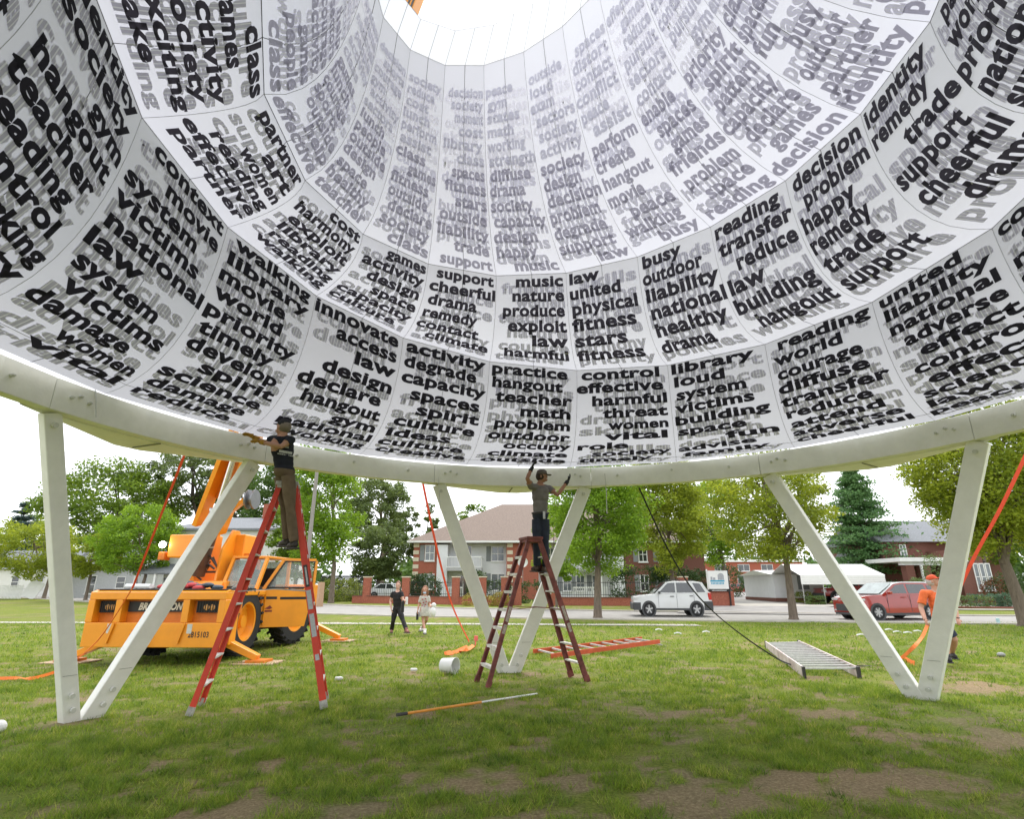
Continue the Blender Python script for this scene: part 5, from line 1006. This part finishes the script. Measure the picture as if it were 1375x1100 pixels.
# ---------------------------------------------------------------- straps, bucket and small things
strapr = mat('orange_webbing', (.78, .07, .02), .6, .08, 10); strapo = mat('orange_tape', (.85, .20, .03), .6, .1, 10); strapk = mat('black_webbing', (.015, .015, .018), .6)
def strap(name, label, pts, w, m, group=None, cat='strap'):
    mb = MB(); P = [Vector(p) for p in pts]
    if len(P) > 2:
        Q = []
        for i in range(len(P)-1):
            p0, p1, p2, p3 = P[max(i-1, 0)], P[i], P[i+1], P[min(i+2, len(P)-1)]
            for k in range(6): u = k/6; Q.append(.5*((2*p1)+(p2-p0)*u+(2*p0-5*p1+4*p2-p3)*u*u+(3*p1-p0-3*p2+p3)*u**3))
        Q.append(P[-1]); P = Q
    vs = []; fs = []
    for i, p in enumerate(P):
        d = (P[min(i+1, len(P)-1)]-P[max(i-1, 0)]).normalized(); view = (Vector((0, -.35, .2))-Vector((p.x*.1, 0, 0))).normalized(); sd = d.cross(view).normalized(); nn = sd.cross(d).normalized()*.003
        vs += [p-sd*w/2-nn, p+sd*w/2-nn, p+sd*w/2+nn, p-sd*w/2+nn]
    for i in range(len(P)-1):
        for j in range(4): a, b = i*4+j, i*4+(j+1) % 4; fs.append((a, b, b+4, a+4))
    fs += [(3, 2, 1, 0), tuple(len(vs)-4+j for j in range(4))]
    return tag(mb.add(vs, fs).build(name, m), label, cat, group)
strap('ratchet_strap', 'red orange strap running from the ring down past the crane at the left', [D(252, 600, 9.2), D(213, 700, 10.1), D(178, 790, 11.0)], .05, strapr)
strap('ratchet_strap', 'thin orange tape hanging in front of the crane deck to the left outrigger', [D(178, 790, 11.0), D(130, 862, 11.3), D(74, 905, 10.8)], .022, strapo)
strap('orange_tape', 'orange tape lying on the grass left of the left V leg', [G(74, 903, .03), G(45, 911, .04), G(20, 911, .03), G(-20, 912, .04)], .05, strapo)
strap('ratchet_strap', 'red orange strap hanging down at the left side of the middle V', [D(566, 640, 11.2), D(585, 730, 12.2), D(606, 810, 13.4), D(630, 862, 15.0)], .055, strapr)
strap('orange_tape', 'tangled orange tape end on the grass left of the middle V', [G(636, 867, .05), G(628, 872, .1), G(616, 874, .02), G(628, 869, .08), G(612, 876, .03), G(598, 878, .05), G(606, 876, .03)], .09, strapo)
strap('ratchet_strap', 'wide red orange strap rising to the right edge above the man in orange', [D(1284, 800, 11.9), D(1310, 745, 11.2), D(1345, 680, 10.3), D(1392, 580, 9.2)], .07, strapr)
strap('ratchet_strap', 'orange strap trailing from the hand of the man in orange to the grass', [D(1246, 838, 11.95), D(1238, 856, 11.9), D(1224, 872, 11.9), G(1206, 886, .05), G(1186, 884, .03)], .07, strapo)
strap('strap_end', 'short orange strap end on the grass beside the right V leg', [G(1214, 884, .04), G(1222, 889, .03), G(1228, 891, .05)], .09, strapo)
strap('black_strap', 'black strap running down from the ring across the white car to the lying ladder', [D(858, 655, 9.6), D(893, 730, 10.2), D(925, 785, 10.8), D(958, 822, 11.3), D(1000, 856, 11.9), D(1042, 884, 12.0), D(1062, 893, 11.6)], .026, strapk)
strap('fallen_cord', 'black cord on the grass right of the lying ladder', [G(1135, 893, .03), G(1160, 895, .03), G(1190, 892, .03), G(1214, 893, .03)], .02, strapk, cat='cord')
bw_ = mat('white_plastic', (.74, .74, .73), .4, .03, 5)
bp_ = G(600, 905); bk = thing('bucket', 'white plastic bucket lying on its side left of the dark ladder', 'bucket', (bp_.x, bp_.y, .135), R(-28))
MB().lathe([(0, 0), (.115, 0), (.118, .01), (.135, .27), (.145, .27), (.145, .285), (.135, .285), (.128, .275), (.11, .02), (0, .015)], 28, (-.1, 0, 0), 'x').build('pail', bw_, bk, auto=40)
MB().tube([(.16, .14*cos(a), .14*sin(a)) for a in [pi*1.0+pi*k/10 for k in range(11)]], .004, 5).build('wire_handle', steel, bk)
def roller(label, px, py, ang, L=.13, r=.028): p = G(px, py); return tag(MB().lathe([(0, -L/2), (r*.8, -L/2), (r, -L/2+.01), (r, L/2-.03), (r*.6, L/2-.01), (0, L/2)], 12, (p.x, p.y, r+.012), 'x', rot=Matrix.Rotation(ang, 3, 'Z')).build('white_bottle', bw_), label, 'bottle')
roller('small white bottle on the grass right of the red ladder foot', 455, 915, R(25)); roller('small white bottle on the grass left of the bucket', 556, 903, R(-5))
p, q = G(537, 960, .03), G(721, 932, .03); PP = thing('paint_pole', 'long extension pole, half orange and half white, lying on the grass', 'pole', p)
qq = q-p; MB().tube([(0, 0, 0), qq*.55], .016, 8).build('orange_sleeve', mat('orange_pole', (.70, .27, .03), .5), PP); MB().tube([qq*.55, qq], .011, 8).build('white_rod', bw_, PP); MB().tube([-qq*.02, qq*.045], .019, 8).build('grip', rubber, PP)
p = G(638, 868); tag(MB().tube([(p.x, p.y, 0), (p.x+.02, p.y, .2)], .02, 6).box((p.x+.02, p.y, .19), (.1, .05, .12)).build('marker_flag', mat('pink_flag', (.8, .16, .14), .6)), 'small pink red marker at the orange tape tangle', 'marker')
p = G(1341, 838); tag(MB().lathe([(0, 0), (.06, 0), (.065, .01), (.065, .2), (.05, .22), (0, .22)], 12, (p.x, p.y, 0)).build('drink_can', mat('pale_blue_can', (.45, .66, .68), .4)), 'small pale blue can on the lawn by the road at the right', 'can')
p = G(1345, 882); tag(MB().ell((p.x, p.y, .04), (.09, .07, .05), 8).build('small_stone', mat('grey_stone', (.3, .3, .29), .8)), 'small grey stone on the grass at the right edge', 'stone')
p = G(-3, 984); tag(MB().ell((p.x, p.y, .05), (.07, .07, .07), 12).build('white_ball', bw_), 'white round object cut off by the left edge on the grass', 'ball')
p = G(668, 897, .0); tag(MB().tube([(p.x-.09, p.y, .06), (p.x+.02, p.y+.05, .06)], .045, 10).build('clear_bottle', mat('clear_plastic', (.5, .62, .58), .15, spec=.9)), 'clear plastic bottle behind the foot of the dark ladder', 'bottle')
for i, (px, py) in enumerate(((1188, 846), (1199, 849), (1213, 850), (1226, 848), (905, 851), (943, 849), (1150, 853), (880, 846))):
    p = G(px, py, .02); o = strap('white_scrap', ['white plastic scrap on the lawn left of the right V', 'second white scrap from the left on the lawn in front of the red car', 'third white scrap on the lawn in front of the red car', 'white scrap on the lawn closest to the man in orange', 'white fleck on the lawn beneath the white car', 'white fleck on the lawn below the sign board', 'white fleck on the lawn below the red car nose', 'white fleck on the lawn above the orange ladder end'][i], [p, p+Vector((.12, -.06, .03)), p+Vector((.22, -.1, 0))], .04, bw_, 'white scraps scattered over the lawn', 'scrap')
# ---------------------------------------------------------------- people
def cloth(name, c, v=.14): return mat(name, c, .85, v*1.5, 9, .9, 9)
skin = mat('skin', (.50, .27, .19), .55, .08, 12, spec=.35); skin_t = mat('tanned_skin', (.36, .18, .115), .55, .08, 12, spec=.35); skin_f = mat('fair_skin', (.58, .36, .28), .55, .08, 12, spec=.35)
def finger_set(mb, hand, d, side, n, k=1., curl=.35):
    """hand: wrist point, d: pointing direction, side: thumb direction, n: palm normal"""
    palm = hand+d*.05*k; M = Matrix((side, n, d)).transposed(); mb.ell(palm, (.042*k, .017*k, .055*k), 10, rot=M)
    for i, L in enumerate((.066, .076, .071, .056)):
        b = hand+d*.088*k+side*(.029-.0185*i)*k; m1 = b+(d*cos(curl)+n*sin(curl)).normalized()*L*.5*k; e = m1+(d*cos(curl*2.2)+n*sin(curl*2.2)).normalized()*L*.5*k
        mb.tube([b-d*.03*k, b, m1, e], [.0105*k, .0105*k, .0095*k, .008*k], 7)
    b = hand+d*.025*k+side*.03*k; mb.tube([b-side*.01*k, b+(side*.8+d*.6).normalized()*.03*k, b+(side*.55+d*.85+n*.3).normalized()*.062*k], [.013*k, .0115*k, .009*k], 7)
def person(name, label, J, face, hface, mats, sleeve=.55, sock=None, shorts=False, build=1., glove=None, shoe=None, vox=.009, loose=1., skirt=None, headtilt=0., legw=1.):
    """J: joints (world). face/hface: facing angles of torso and head (0 looks to +x, 90 away). mats: skin, shirt, trousers"""
    org = Vector((J['pel'].x, J['pel'].y, min(J['anL'].z, J['anR'].z)-.08)); t = thing(name, label, 'person', org); J = {k: v-org for k, v in J.items()}
    mb = MB(); Rz = Matrix.Rotation(R(face), 3, 'Z'); B = build
    def E(c, r, rot=None): mb.ell(c, r, 16, rot=rot if rot is not None else Rz)
    pel, che, nk, hd = J['pel'], J['che'], J['neck'], J['head']; wst = pel.lerp(che, .5)
    E(pel+Vector((0, 0, .0)), (.105*B, .16*B, .12)); E(pel.lerp(wst, .6), (.10*B, .145*B, .13)); E(wst, (.105*B, .15*B, .15)); E(che.lerp(wst, .3), (.11*B, .17*B, .17)); E(che+Vector((0, 0, .02)), (.105*B, .175*B, .15))
    mb.tube([J['shL'], che.lerp((J['shL']+J['shR'])/2, .8)+Vector((0, 0, .02)), J['shR']], [.056*B, .085, .056*B], 12); mb.tube([che+Vector((0, 0, .05)), nk, hd-Vector((0, 0, .05))], [.08, .056, .054], 12)
    for s in 'LR':
        sh, el, ha = J['sh'+s], J['el'+s], J['ha'+s]; hp_, kn, an = J['hip'+s], J['kn'+s], J['an'+s]
        mb.ell(sh, (.062*B,)*3, 12)
        if sleeve > 0: e = sh.lerp(el, sleeve); mb.tube([sh, sh.lerp(el, sleeve*.6), e], [.064*B, .062*B, .064*B], 12)
        mb.tube([sh, sh.lerp(el, .5), el, el.lerp(ha, .3), ha], [.05*B, .046*B, .037*B, .039*B, .026*B], 12)
        q = 1.18*loose if not shorts else 1.
        if shorts: e = hp_.lerp(kn, .82); mb.tube([hp_, e], [.098*B, .092*B], 14)
        if skirt is None or shorts: mb.tube([hp_, hp_.lerp(kn, .5), kn, kn.lerp(an, .3), an], [.095*B*legw, .080*B*q*legw, .056*B*q*legw, .058*B*q*legw, (.043 if q == 1 else .056)*q*legw], 14)
        else: mb.tube([hp_, hp_.lerp(kn, .5), kn, kn.lerp(an, .3), an], [.075, .063, .044, .045, .03], 14)
        d = (ha-el).normalized(); fn = Vector((cos(R(face)), sin(R(face)), 0)); n = J.get('palm'+s, org+(-fn))-org if ('palm'+s) in J else (fn*-.3+Vector((0, 0, -1)) if abs(d.z) < .7 else (Vector(((1 if s == 'L' else -1)*.8, 0, 0))))
        n = (n-d*n.dot(d)).normalized(); side = d.cross(n).normalized()
        if not glove: finger_set(mb, ha, d, side, n, 1.0, .5)
        J['hd'+s] = (d, side, n)
        toe = J['toe'+s]; f = (toe-an); f.z = 0; f = f.normalized() if f.length > .02 else Vector((1, 0, 0))
        if not shoe: mb.tube([an-Vector((0, 0, .03))-f*.03, an+f*.08-Vector((0, 0, .055)), an+f*.16-Vector((0, 0, .065))], [.036, .032, .022], 10)
    if skirt: mb.tube([pel+Vector((0, 0, .12)), pel, pel-Vector((0, 0, skirt))], [.13, .165, .185], 18)
    Hz = Matrix.Rotation(R(hface), 3, 'Z') @ Matrix.Rotation(headtilt, 3, 'Y'); hk = 1.0
    mb.ell(hd+Vector((0, 0, .02)), (.095, .078, .105), 18, rot=Hz); mb.ell(hd+Hz @ Vector((.03, 0, -.045)), (.062, .056, .07), 14, rot=Hz)
    mb.ell(hd+Hz @ Vector((.095, 0, -.012)), (.02, .014, .026), 8, rot=Hz); mb.ell(hd+Hz @ Vector((.088, 0, -.075)), (.022, .03, .02), 8, rot=Hz)
    for s in (-1, 1): mb.ell(hd+Hz @ Vector((0, s*.08, -.01)), (.018, .012, .032), 8, rot=Hz); mb.ell(hd+Hz @ Vector((.078, s*.03, .03)), (.02, .028, .012), 8, rot=Hz)
    o = mb.build('tmp', mats[0]); m1 = o.modifiers.new('r', 'REMESH'); m1.mode = 'VOXEL'; m1.voxel_size = vox; m2 = o.modifiers.new('s', 'SMOOTH'); m2.factor = .5; m2.iterations = 3
    dg = bpy.context.evaluated_depsgraph_get(); me = bpy.data.meshes.new_from_object(o.evaluated_get(dg)); bpy.data.objects.remove(o); me.name = 'body'
    me.materials.clear(); [me.materials.append(m) for m in mats]
    nf = len(me.polygons); C = np.empty(nf*3, np.float32); me.polygons.foreach_get('center', C); C = C.reshape(-1, 3)
    def seg(a, b):
        a, b = np.array(a), np.array(b); ab = b-a; u = np.clip(((C-a) @ ab)/(ab @ ab), 0, 1); return np.linalg.norm(C-(a+u[:, None]*ab), axis=1), u
    parts = [('t', seg(pel, che)), ('n', seg(nk+Vector((0, 0, .01)), hd))]
    for s in 'LR': parts += [('a', seg(J['sh'+s], J['el'+s])), ('f', seg(J['el'+s], J['ha'+s])), ('h', seg(J['ha'+s], J['ha'+s]+J['hd'+s][0]*.15)), ('l', seg(J['hip'+s], J['kn'+s])), ('c', seg(J['kn'+s], J['an'+s])), ('o', seg(J['an'+s]-Vector((0, 0, .03)), J['an'+s]-Vector((0, 0, .08)))), ('y', seg(J['sh'+s], che))]
    bias = dict(t=.10*B, n=.05, a=.04, f=.03, h=.02, l=.07, c=.045, o=.03, y=.06)
    dd = np.stack([p[1][0]-bias[p[0]] for p in parts], 1); w = dd.argmin(1); mi = np.zeros(nf, np.int32)
    for i, (k, (d_, u)) in enumerate(parts):
        sel = w == i
        if k in 'ty': mi[sel] = 1
        if k == 'a': mi[sel & (u < sleeve)] = 1
        if k == 'l': mi[sel] = 2 if not shorts else mi[sel]; 
        if k == 'l' and shorts: mi[sel & (u < .84)] = 2
        if k == 'c' and not shorts and skirt is None: mi[sel] = 2
    belt = pel.z+.02; low = (mi == 1) & (C[:, 2] < belt) ; mi[low] = 2 if skirt is None else 1
    if skirt is None: mi[(mi == 2) & (C[:, 2] > belt)] = 1
    else: mi[(mi == 2) & (C[:, 2] > pel.z-skirt)] = 1; mi[(mi == 2)] = 0
    me.polygons.foreach_set('material_index', mi); me.polygons.foreach_set('use_smooth', [True]*nf); b = bpy.data.objects.new('body', me); COL.objects.link(b); b.parent = t
    dkeye = mat('eye_dark', (.03, .02, .015), .3)
    for s in (-1, 1): MB().ell(hd+Hz @ Vector((.086, s*.03, .012)), (.008, .013, .006), 8, rot=Hz).build('eye', dkeye, t)
    MB().ell(hd+Hz @ Vector((.104, 0, -.058)), (.006, .024, .006), 8, rot=Hz).build('mouth', mat('lips', (.36, .12, .1), .5), t)
    if glove:
        for s in 'LR':
            g = MB(); d, side, n = J['hd'+s]; ha = J['ha'+s]; finger_set(g, ha, d, side, n, 1.18, .3); g.tube([ha-d*.05, ha+d*.03], [.04, .036], 10); g.build('glove', glove, t, smooth=True)
    if shoe:
        for s in 'LR':
            an, toe = J['an'+s], J['toe'+s]; f = (toe-an); f.z = 0; f = f.normalized(); sd = Vector((-f.y, f.x, 0)); g = MB()
            g.tube([an-Vector((0, 0, .05))-f*.06, an-Vector((0, 0, .045))+f*.02, an-Vector((0, 0, .055))+f*.1, an-Vector((0, 0, .062))+f*.17], [.04, .05, .045, .032], 12); g.tube([an+Vector((0, 0, .05)), an-Vector((0, 0, .04))], [.055, .05], 12)
            oo = g.build('shoe', shoe, t, smooth=True); MB().beam(an-Vector((0, 0, .098))-f*.1, an-Vector((0, 0, .098))+f*.2, .095, .022).build('sole', rubber, oo, bevel=.006)
    t['_'] = 0; del t['_']; return t, J, hd, Hz, org
def cap(t, hd, Hz, m, brim=None, k=1.):
    c = MB(); n = 18; prof = [(.088*k, .03), (.09*k, .06), (.078*k, .1), (.05*k, .128), (.0, .138)]; c.lathe([(r, z) for r, z in prof], n); vs = [Hz @ Vector((v[0]*1.15, v[1]*.98, v[2])) + hd for v in c.v]; c.v = [tuple(v) for v in vs]; o = c.build('cap', m, t, smooth=True)
    b = MB(); P = []
    for z in (.035, .043):
        for i in range(9): a = -1.15+2.3*i/8; P.append(Vector((.085*cos(a), .082*sin(a), z)))
        for i in range(9): a = 1.15-2.3*i/8; P.append(Vector((.10+.085*cos(a), .07*sin(a), z-.018)))
    P = [Hz @ p+hd for p in P]; b.add(P, [tuple(range(18)), tuple(range(35, 17, -1))]+[(i, (i+1) % 18, (i+1) % 18+18, i+18) for i in range(18)]); b.build('cap_brim', brim or m, o)
def hair(t, hd, Hz, m, long=0., bun=False):
    g = MB(); g.ell(hd+Hz @ Vector((-.018, 0, .045)), (.098, .088, .1), 16, rot=Hz)
    if long:
        for s in (-1, 1): g.tube([hd+Hz @ Vector((.0, s*.07, .06)), hd+Hz @ Vector((.01, s*.085, -.08)), hd+Hz @ Vector((.03, s*.085, -long))], [.035, .035, .015], 8)
        g.tube([hd+Hz @ Vector((-.07, 0, .04)), hd+Hz @ Vector((-.08, 0, -.1)), hd+Hz @ Vector((-.06, 0, -long))], [.06, .07, .03], 10)
    if bun: g.ell(hd+Hz @ Vector((-.03, 0, .13)), (.045, .045, .035), 10)
    g.build('hair', m, t, smooth=True)
def JJ(Y, **k): return {n: D(v[0], v[1], v[2] if len(v) > 2 else Y) for n, v in k.items()}
# worker in the navy shirt on the red ladder
Y = 7.95
J = JJ(Y, head=(380, 574.5), neck=(381, 583), che=(379, 600), pel=(382, 633), shL=(366, 590, 8.08), shR=(391, 591, 7.9), elL=(356, 595, 8.1), elR=(377, 600, 7.75), haL=(343, 588.5, 8.05), haR=(352, 594, 7.85), hipL=(377, 640, 8.03), hipR=(387, 640, 7.9),
       knL=(383, 681, 8.05), knR=(390, 684, 7.9), anL=(386, 724, 8.1), anR=(395, 727, 7.95), toeL=(372, 728, 8.25), toeR=(382, 733, 8.15))
navy = cloth('navy_shirt', (.009, .011, .022)); khaki = cloth('khaki_trousers', (.15, .105, .065))
t, Jl, hd, Hz, org = person('person', 'worker in navy shirt and khaki trousers on the red ladder fixing the fabric', J, 140, 160, [skin, navy, khaki], .5, glove=mat('yellow_glove', (.42, .22, .03), .8, .2, 20), shoe=mat('dark_boot', (.04, .032, .028), .6), headtilt=-.3)
hair(t, hd-Vector((0, 0, .025)), Hz, mat('grey_hair', (.22, .18, .15), .8)); cap(t, hd, Hz, mat('dark_cap', (.02, .02, .025), .8))
bkd = Matrix.Rotation(R(140), 3, 'Z') @ Vector((-1, 0, 0)); che = Jl['che']; xdir = Vector((0, 0, 1)).cross(bkd)
wp = mat('white_print', (.6, .6, .62), .7)
for dz, w_, h_ in ((.02, .09, .11), (-.1, .2, .035), (-.14, .24, .012)):
    g = MB(); 
    for i in range(8 if w_ > .1 else 1):
        ww = w_/(8 if w_ > .1 else 1); g.box(che+bkd*(.121)+xdir*((i-(3.5 if w_ > .1 else 0))*ww)+Vector((0, 0, dz)), (ww*.75, .012, h_), rot=Matrix.Rotation(math.atan2(xdir.y, xdir.x), 3, 'Z'))
    g.build('back_print', wp, t)
# worker in the grey shirt on the maroon ladder
Y = 10.3
J = JJ(Y, head=(727.5, 640), neck=(725, 649), che=(725.5, 663), pel=(725.5, 692), shL=(713.5, 654, 10.25), shR=(737, 656, 10.35), elL=(708, 642.5, 10.1), elR=(749, 665, 10.2), haL=(713.5, 630, 10.15), haR=(761, 648, 10.3), hipL=(721, 698), hipR=(731, 698),
       knL=(721, 727, 10.25), knR=(732, 728, 10.3), anL=(721, 760, 10.3), anR=(733, 761, 10.35), toeL=(713, 765, 10.1), toeR=(726, 767, 10.1))
grey = cloth('grey_shirt', (.17, .155, .15)); dnv = cloth('dark_blue_trousers', (.018, .024, .042))
t, Jl, hd, Hz, org = person('person', 'worker in grey shirt and cap on the maroon ladder reaching up to the ring', J, 60, -15, [skin_t, grey, dnv], .5, glove=mat('black_glove', (.02, .02, .022), .7, .2, 20), shoe=mat('brown_boot', (.07, .04, .025), .6))
cap(t, hd, Hz, mat('grey_cap', (.13, .11, .10), .8), mat('cap_brim_dark', (.03, .025, .025), .8)); hair(t, hd-Vector((0, 0, .04)), Hz, mat('dark_hair', (.03, .02, .015), .7))
MB().tube([Jl['pel']+Vector((-.15, -.02, .03)), Jl['pel']+Vector((0, -.14, .03)), Jl['pel']+Vector((.15, -.02, .03))], .02, 6).build('belt', rubber, t); MB().box(Jl['pel']+Vector((.06, -.16, -.02)), (.04, .03, .13)).build('key_ring', steel, t)
# woman in black
Y = 19.6
J = JJ(Y, head=(534.8, 786.6), neck=(534, 793), che=(533.5, 801), pel=(533.5, 818), shL=(527.5, 797), shR=(539.5, 797), elL=(524, 808), elR=(541.5, 806.5, 19.5), haL=(525.5, 818, 19.5), haR=(543, 806, 19.2), hipL=(530.5, 820), hipR=(536.5, 820),
       knL=(528, 834, 19.55), knR=(541, 833.5, 19.4), anL=(526, 845.5, 19.8), anR=(545.5, 845.5, 19.2), toeL=(525, 850, 19.5), toeR=(551, 850, 19.0))
blk = cloth('black_top', (.012, .012, .014)); blk2 = cloth('black_trousers', (.014, .014, .016))
t, Jl, hd, Hz, org = person('person', 'woman in black top and trousers walking over the lawn beside the girl', J, -85, -88, [skin_f, blk, blk2], .55, build=.95, shoe=mat('red_white_shoe', (.35, .15, .13), .6, .5, 30), vox=.01, legw=1.05)
hair(t, hd, Hz, mat('brown_hair', (.16, .07, .035), .6), bun=True)
w0 = Jl['haR']; MB().lathe([(0, -.3), (.045, -.3), (.05, -.28), (.05, .02), (.03, .06), (0, .06)], 12, tuple(w0+Vector((-.03, -.06, -.08)))).build('black_flask', blackm, t); MB().box(w0+Vector((.08, -.05, -.03)), (.09, .06, .24)).build('white_cup', bw_, t, bevel=.02)
# girl in a printed white dress
Y = 19.3
J = JJ(Y, head=(570.9, 792.5), neck=(570.8, 798.3), che=(570.3, 806), pel=(570.3, 819), shL=(565.2, 802.5), shR=(575.6, 802.5), elL=(562.5, 812), elR=(577, 811.5), haL=(561, 820, 19.2), haR=(577.8, 813, 19.0), hipL=(568, 821), hipR=(572.8, 821),
       knL=(568.2, 834, 19.2), knR=(573.2, 833, 19.3), anL=(570.4, 847, 19.0), anR=(566.5, 843.5, 19.9), toeL=(571, 851, 18.8), toeR=(563, 846, 19.7))
drs = cloth('white_dress', (.50, .49, .44))
t, Jl, hd, Hz, org = person('person', 'girl in a short white printed dress with a white bag, walking beside the woman', J, -90, -90, [skin, drs, drs], .7, build=.82, shoe=mat('white_shoe', (.7, .68, .66), .6), vox=.01, skirt=.2)
hair(t, hd, Hz, mat('auburn_hair', (.22, .10, .045), .6), long=.32)
MB().ell(hd+Hz @ Vector((.085, 0, -.09)), (.03, .055, .035), 10, rot=Hz).build('face_mask', mat('blue_mask', (.42, .55, .66), .7), t)
bag = MB(); bc = Jl['haR']+Vector((.1, -.08, -.2)); bag.ell(bc, (.10, .08, .16), 10); bag.ell(bc+Vector((.02, 0, .2)), (.08, .05, .08), 8); bag.tube([bc+Vector((0, 0, .18)), Jl['haR']+Vector((0, -.03, .0))], .02, 6); tag(bag.build('plastic_bag', bw_, None, smooth=True), 'white plastic bag held by the girl', 'bag').location = org
MB().lathe([(0, -.25), (.04, -.25), (.04, -.03), (.02, 0), (0, 0)], 10, tuple(Jl['haL']+Vector((-.0, -.03, -.04)))).build('black_bottle', blackm, t)
rp = mat('red_print', (.35, .08, .08), .8)
for i, (dx_, dz) in enumerate(((-.05, .02), (.04, .04), (.07, -.05), (-.02, -.08), (.05, -.14), (-.06, -.16), (.02, -.2))): MB().box(Jl['che']+Vector((dx_, -.125, dz)), (.05, .02, .035)).build('dress_print', rp, t)
# man in orange
def J5(Y, **k): return JJ(Y, **{n: (v[0]-(4 if v[1] < 830 else 2), *v[1:]) for n, v in k.items()})
Y = 12.25
J = J5(Y, head=(1257, 781), neck=(1259, 791), che=(1262, 807), pel=(1264, 838), shL=(1244.5, 797, 12.2), shR=(1279, 798, 12.4), elL=(1240.5, 816.5, 12.2), elR=(1286, 816, 12.35), haL=(1244.5, 833, 12.0), haR=(1288, 831, 12.15), hipL=(1258.5, 842), hipR=(1270.5, 842),
       knL=(1270, 864, 12.15), knR=(1283, 859, 12.2), anL=(1275, 882, 12.1), anR=(1280, 877, 12.5), toeL=(1281, 890, 11.8), toeR=(1290, 886, 12.2))
orng = cloth('orange_shirt', (.72, .14, .035), .1); nvs = cloth('navy_shorts', (.02, .025, .045))
t, Jl, hd, Hz, org = person('person', 'man in orange shirt and cap and navy shorts behind the right V leg', J, -60, -55, [skin, orng, nvs], .75, shorts=True, build=1.22, shoe=mat('black_trainer', (.02, .02, .022), .6), headtilt=-.35)
cap(t, hd, Hz, mat('orange_cap', (.62, .09, .03), .8)); hair(t, hd-Vector((0, 0, .045)), Hz, mat('white_hair', (.45, .42, .4), .7)); MB().tube([Jl['haR']-Jl['hdR'][0]*.02+Vector((.036*cos(a), .036*sin(a), 0)) for a in [2*pi*k/10 for k in range(11)]], .008, 6).build('watch', rubber, t)
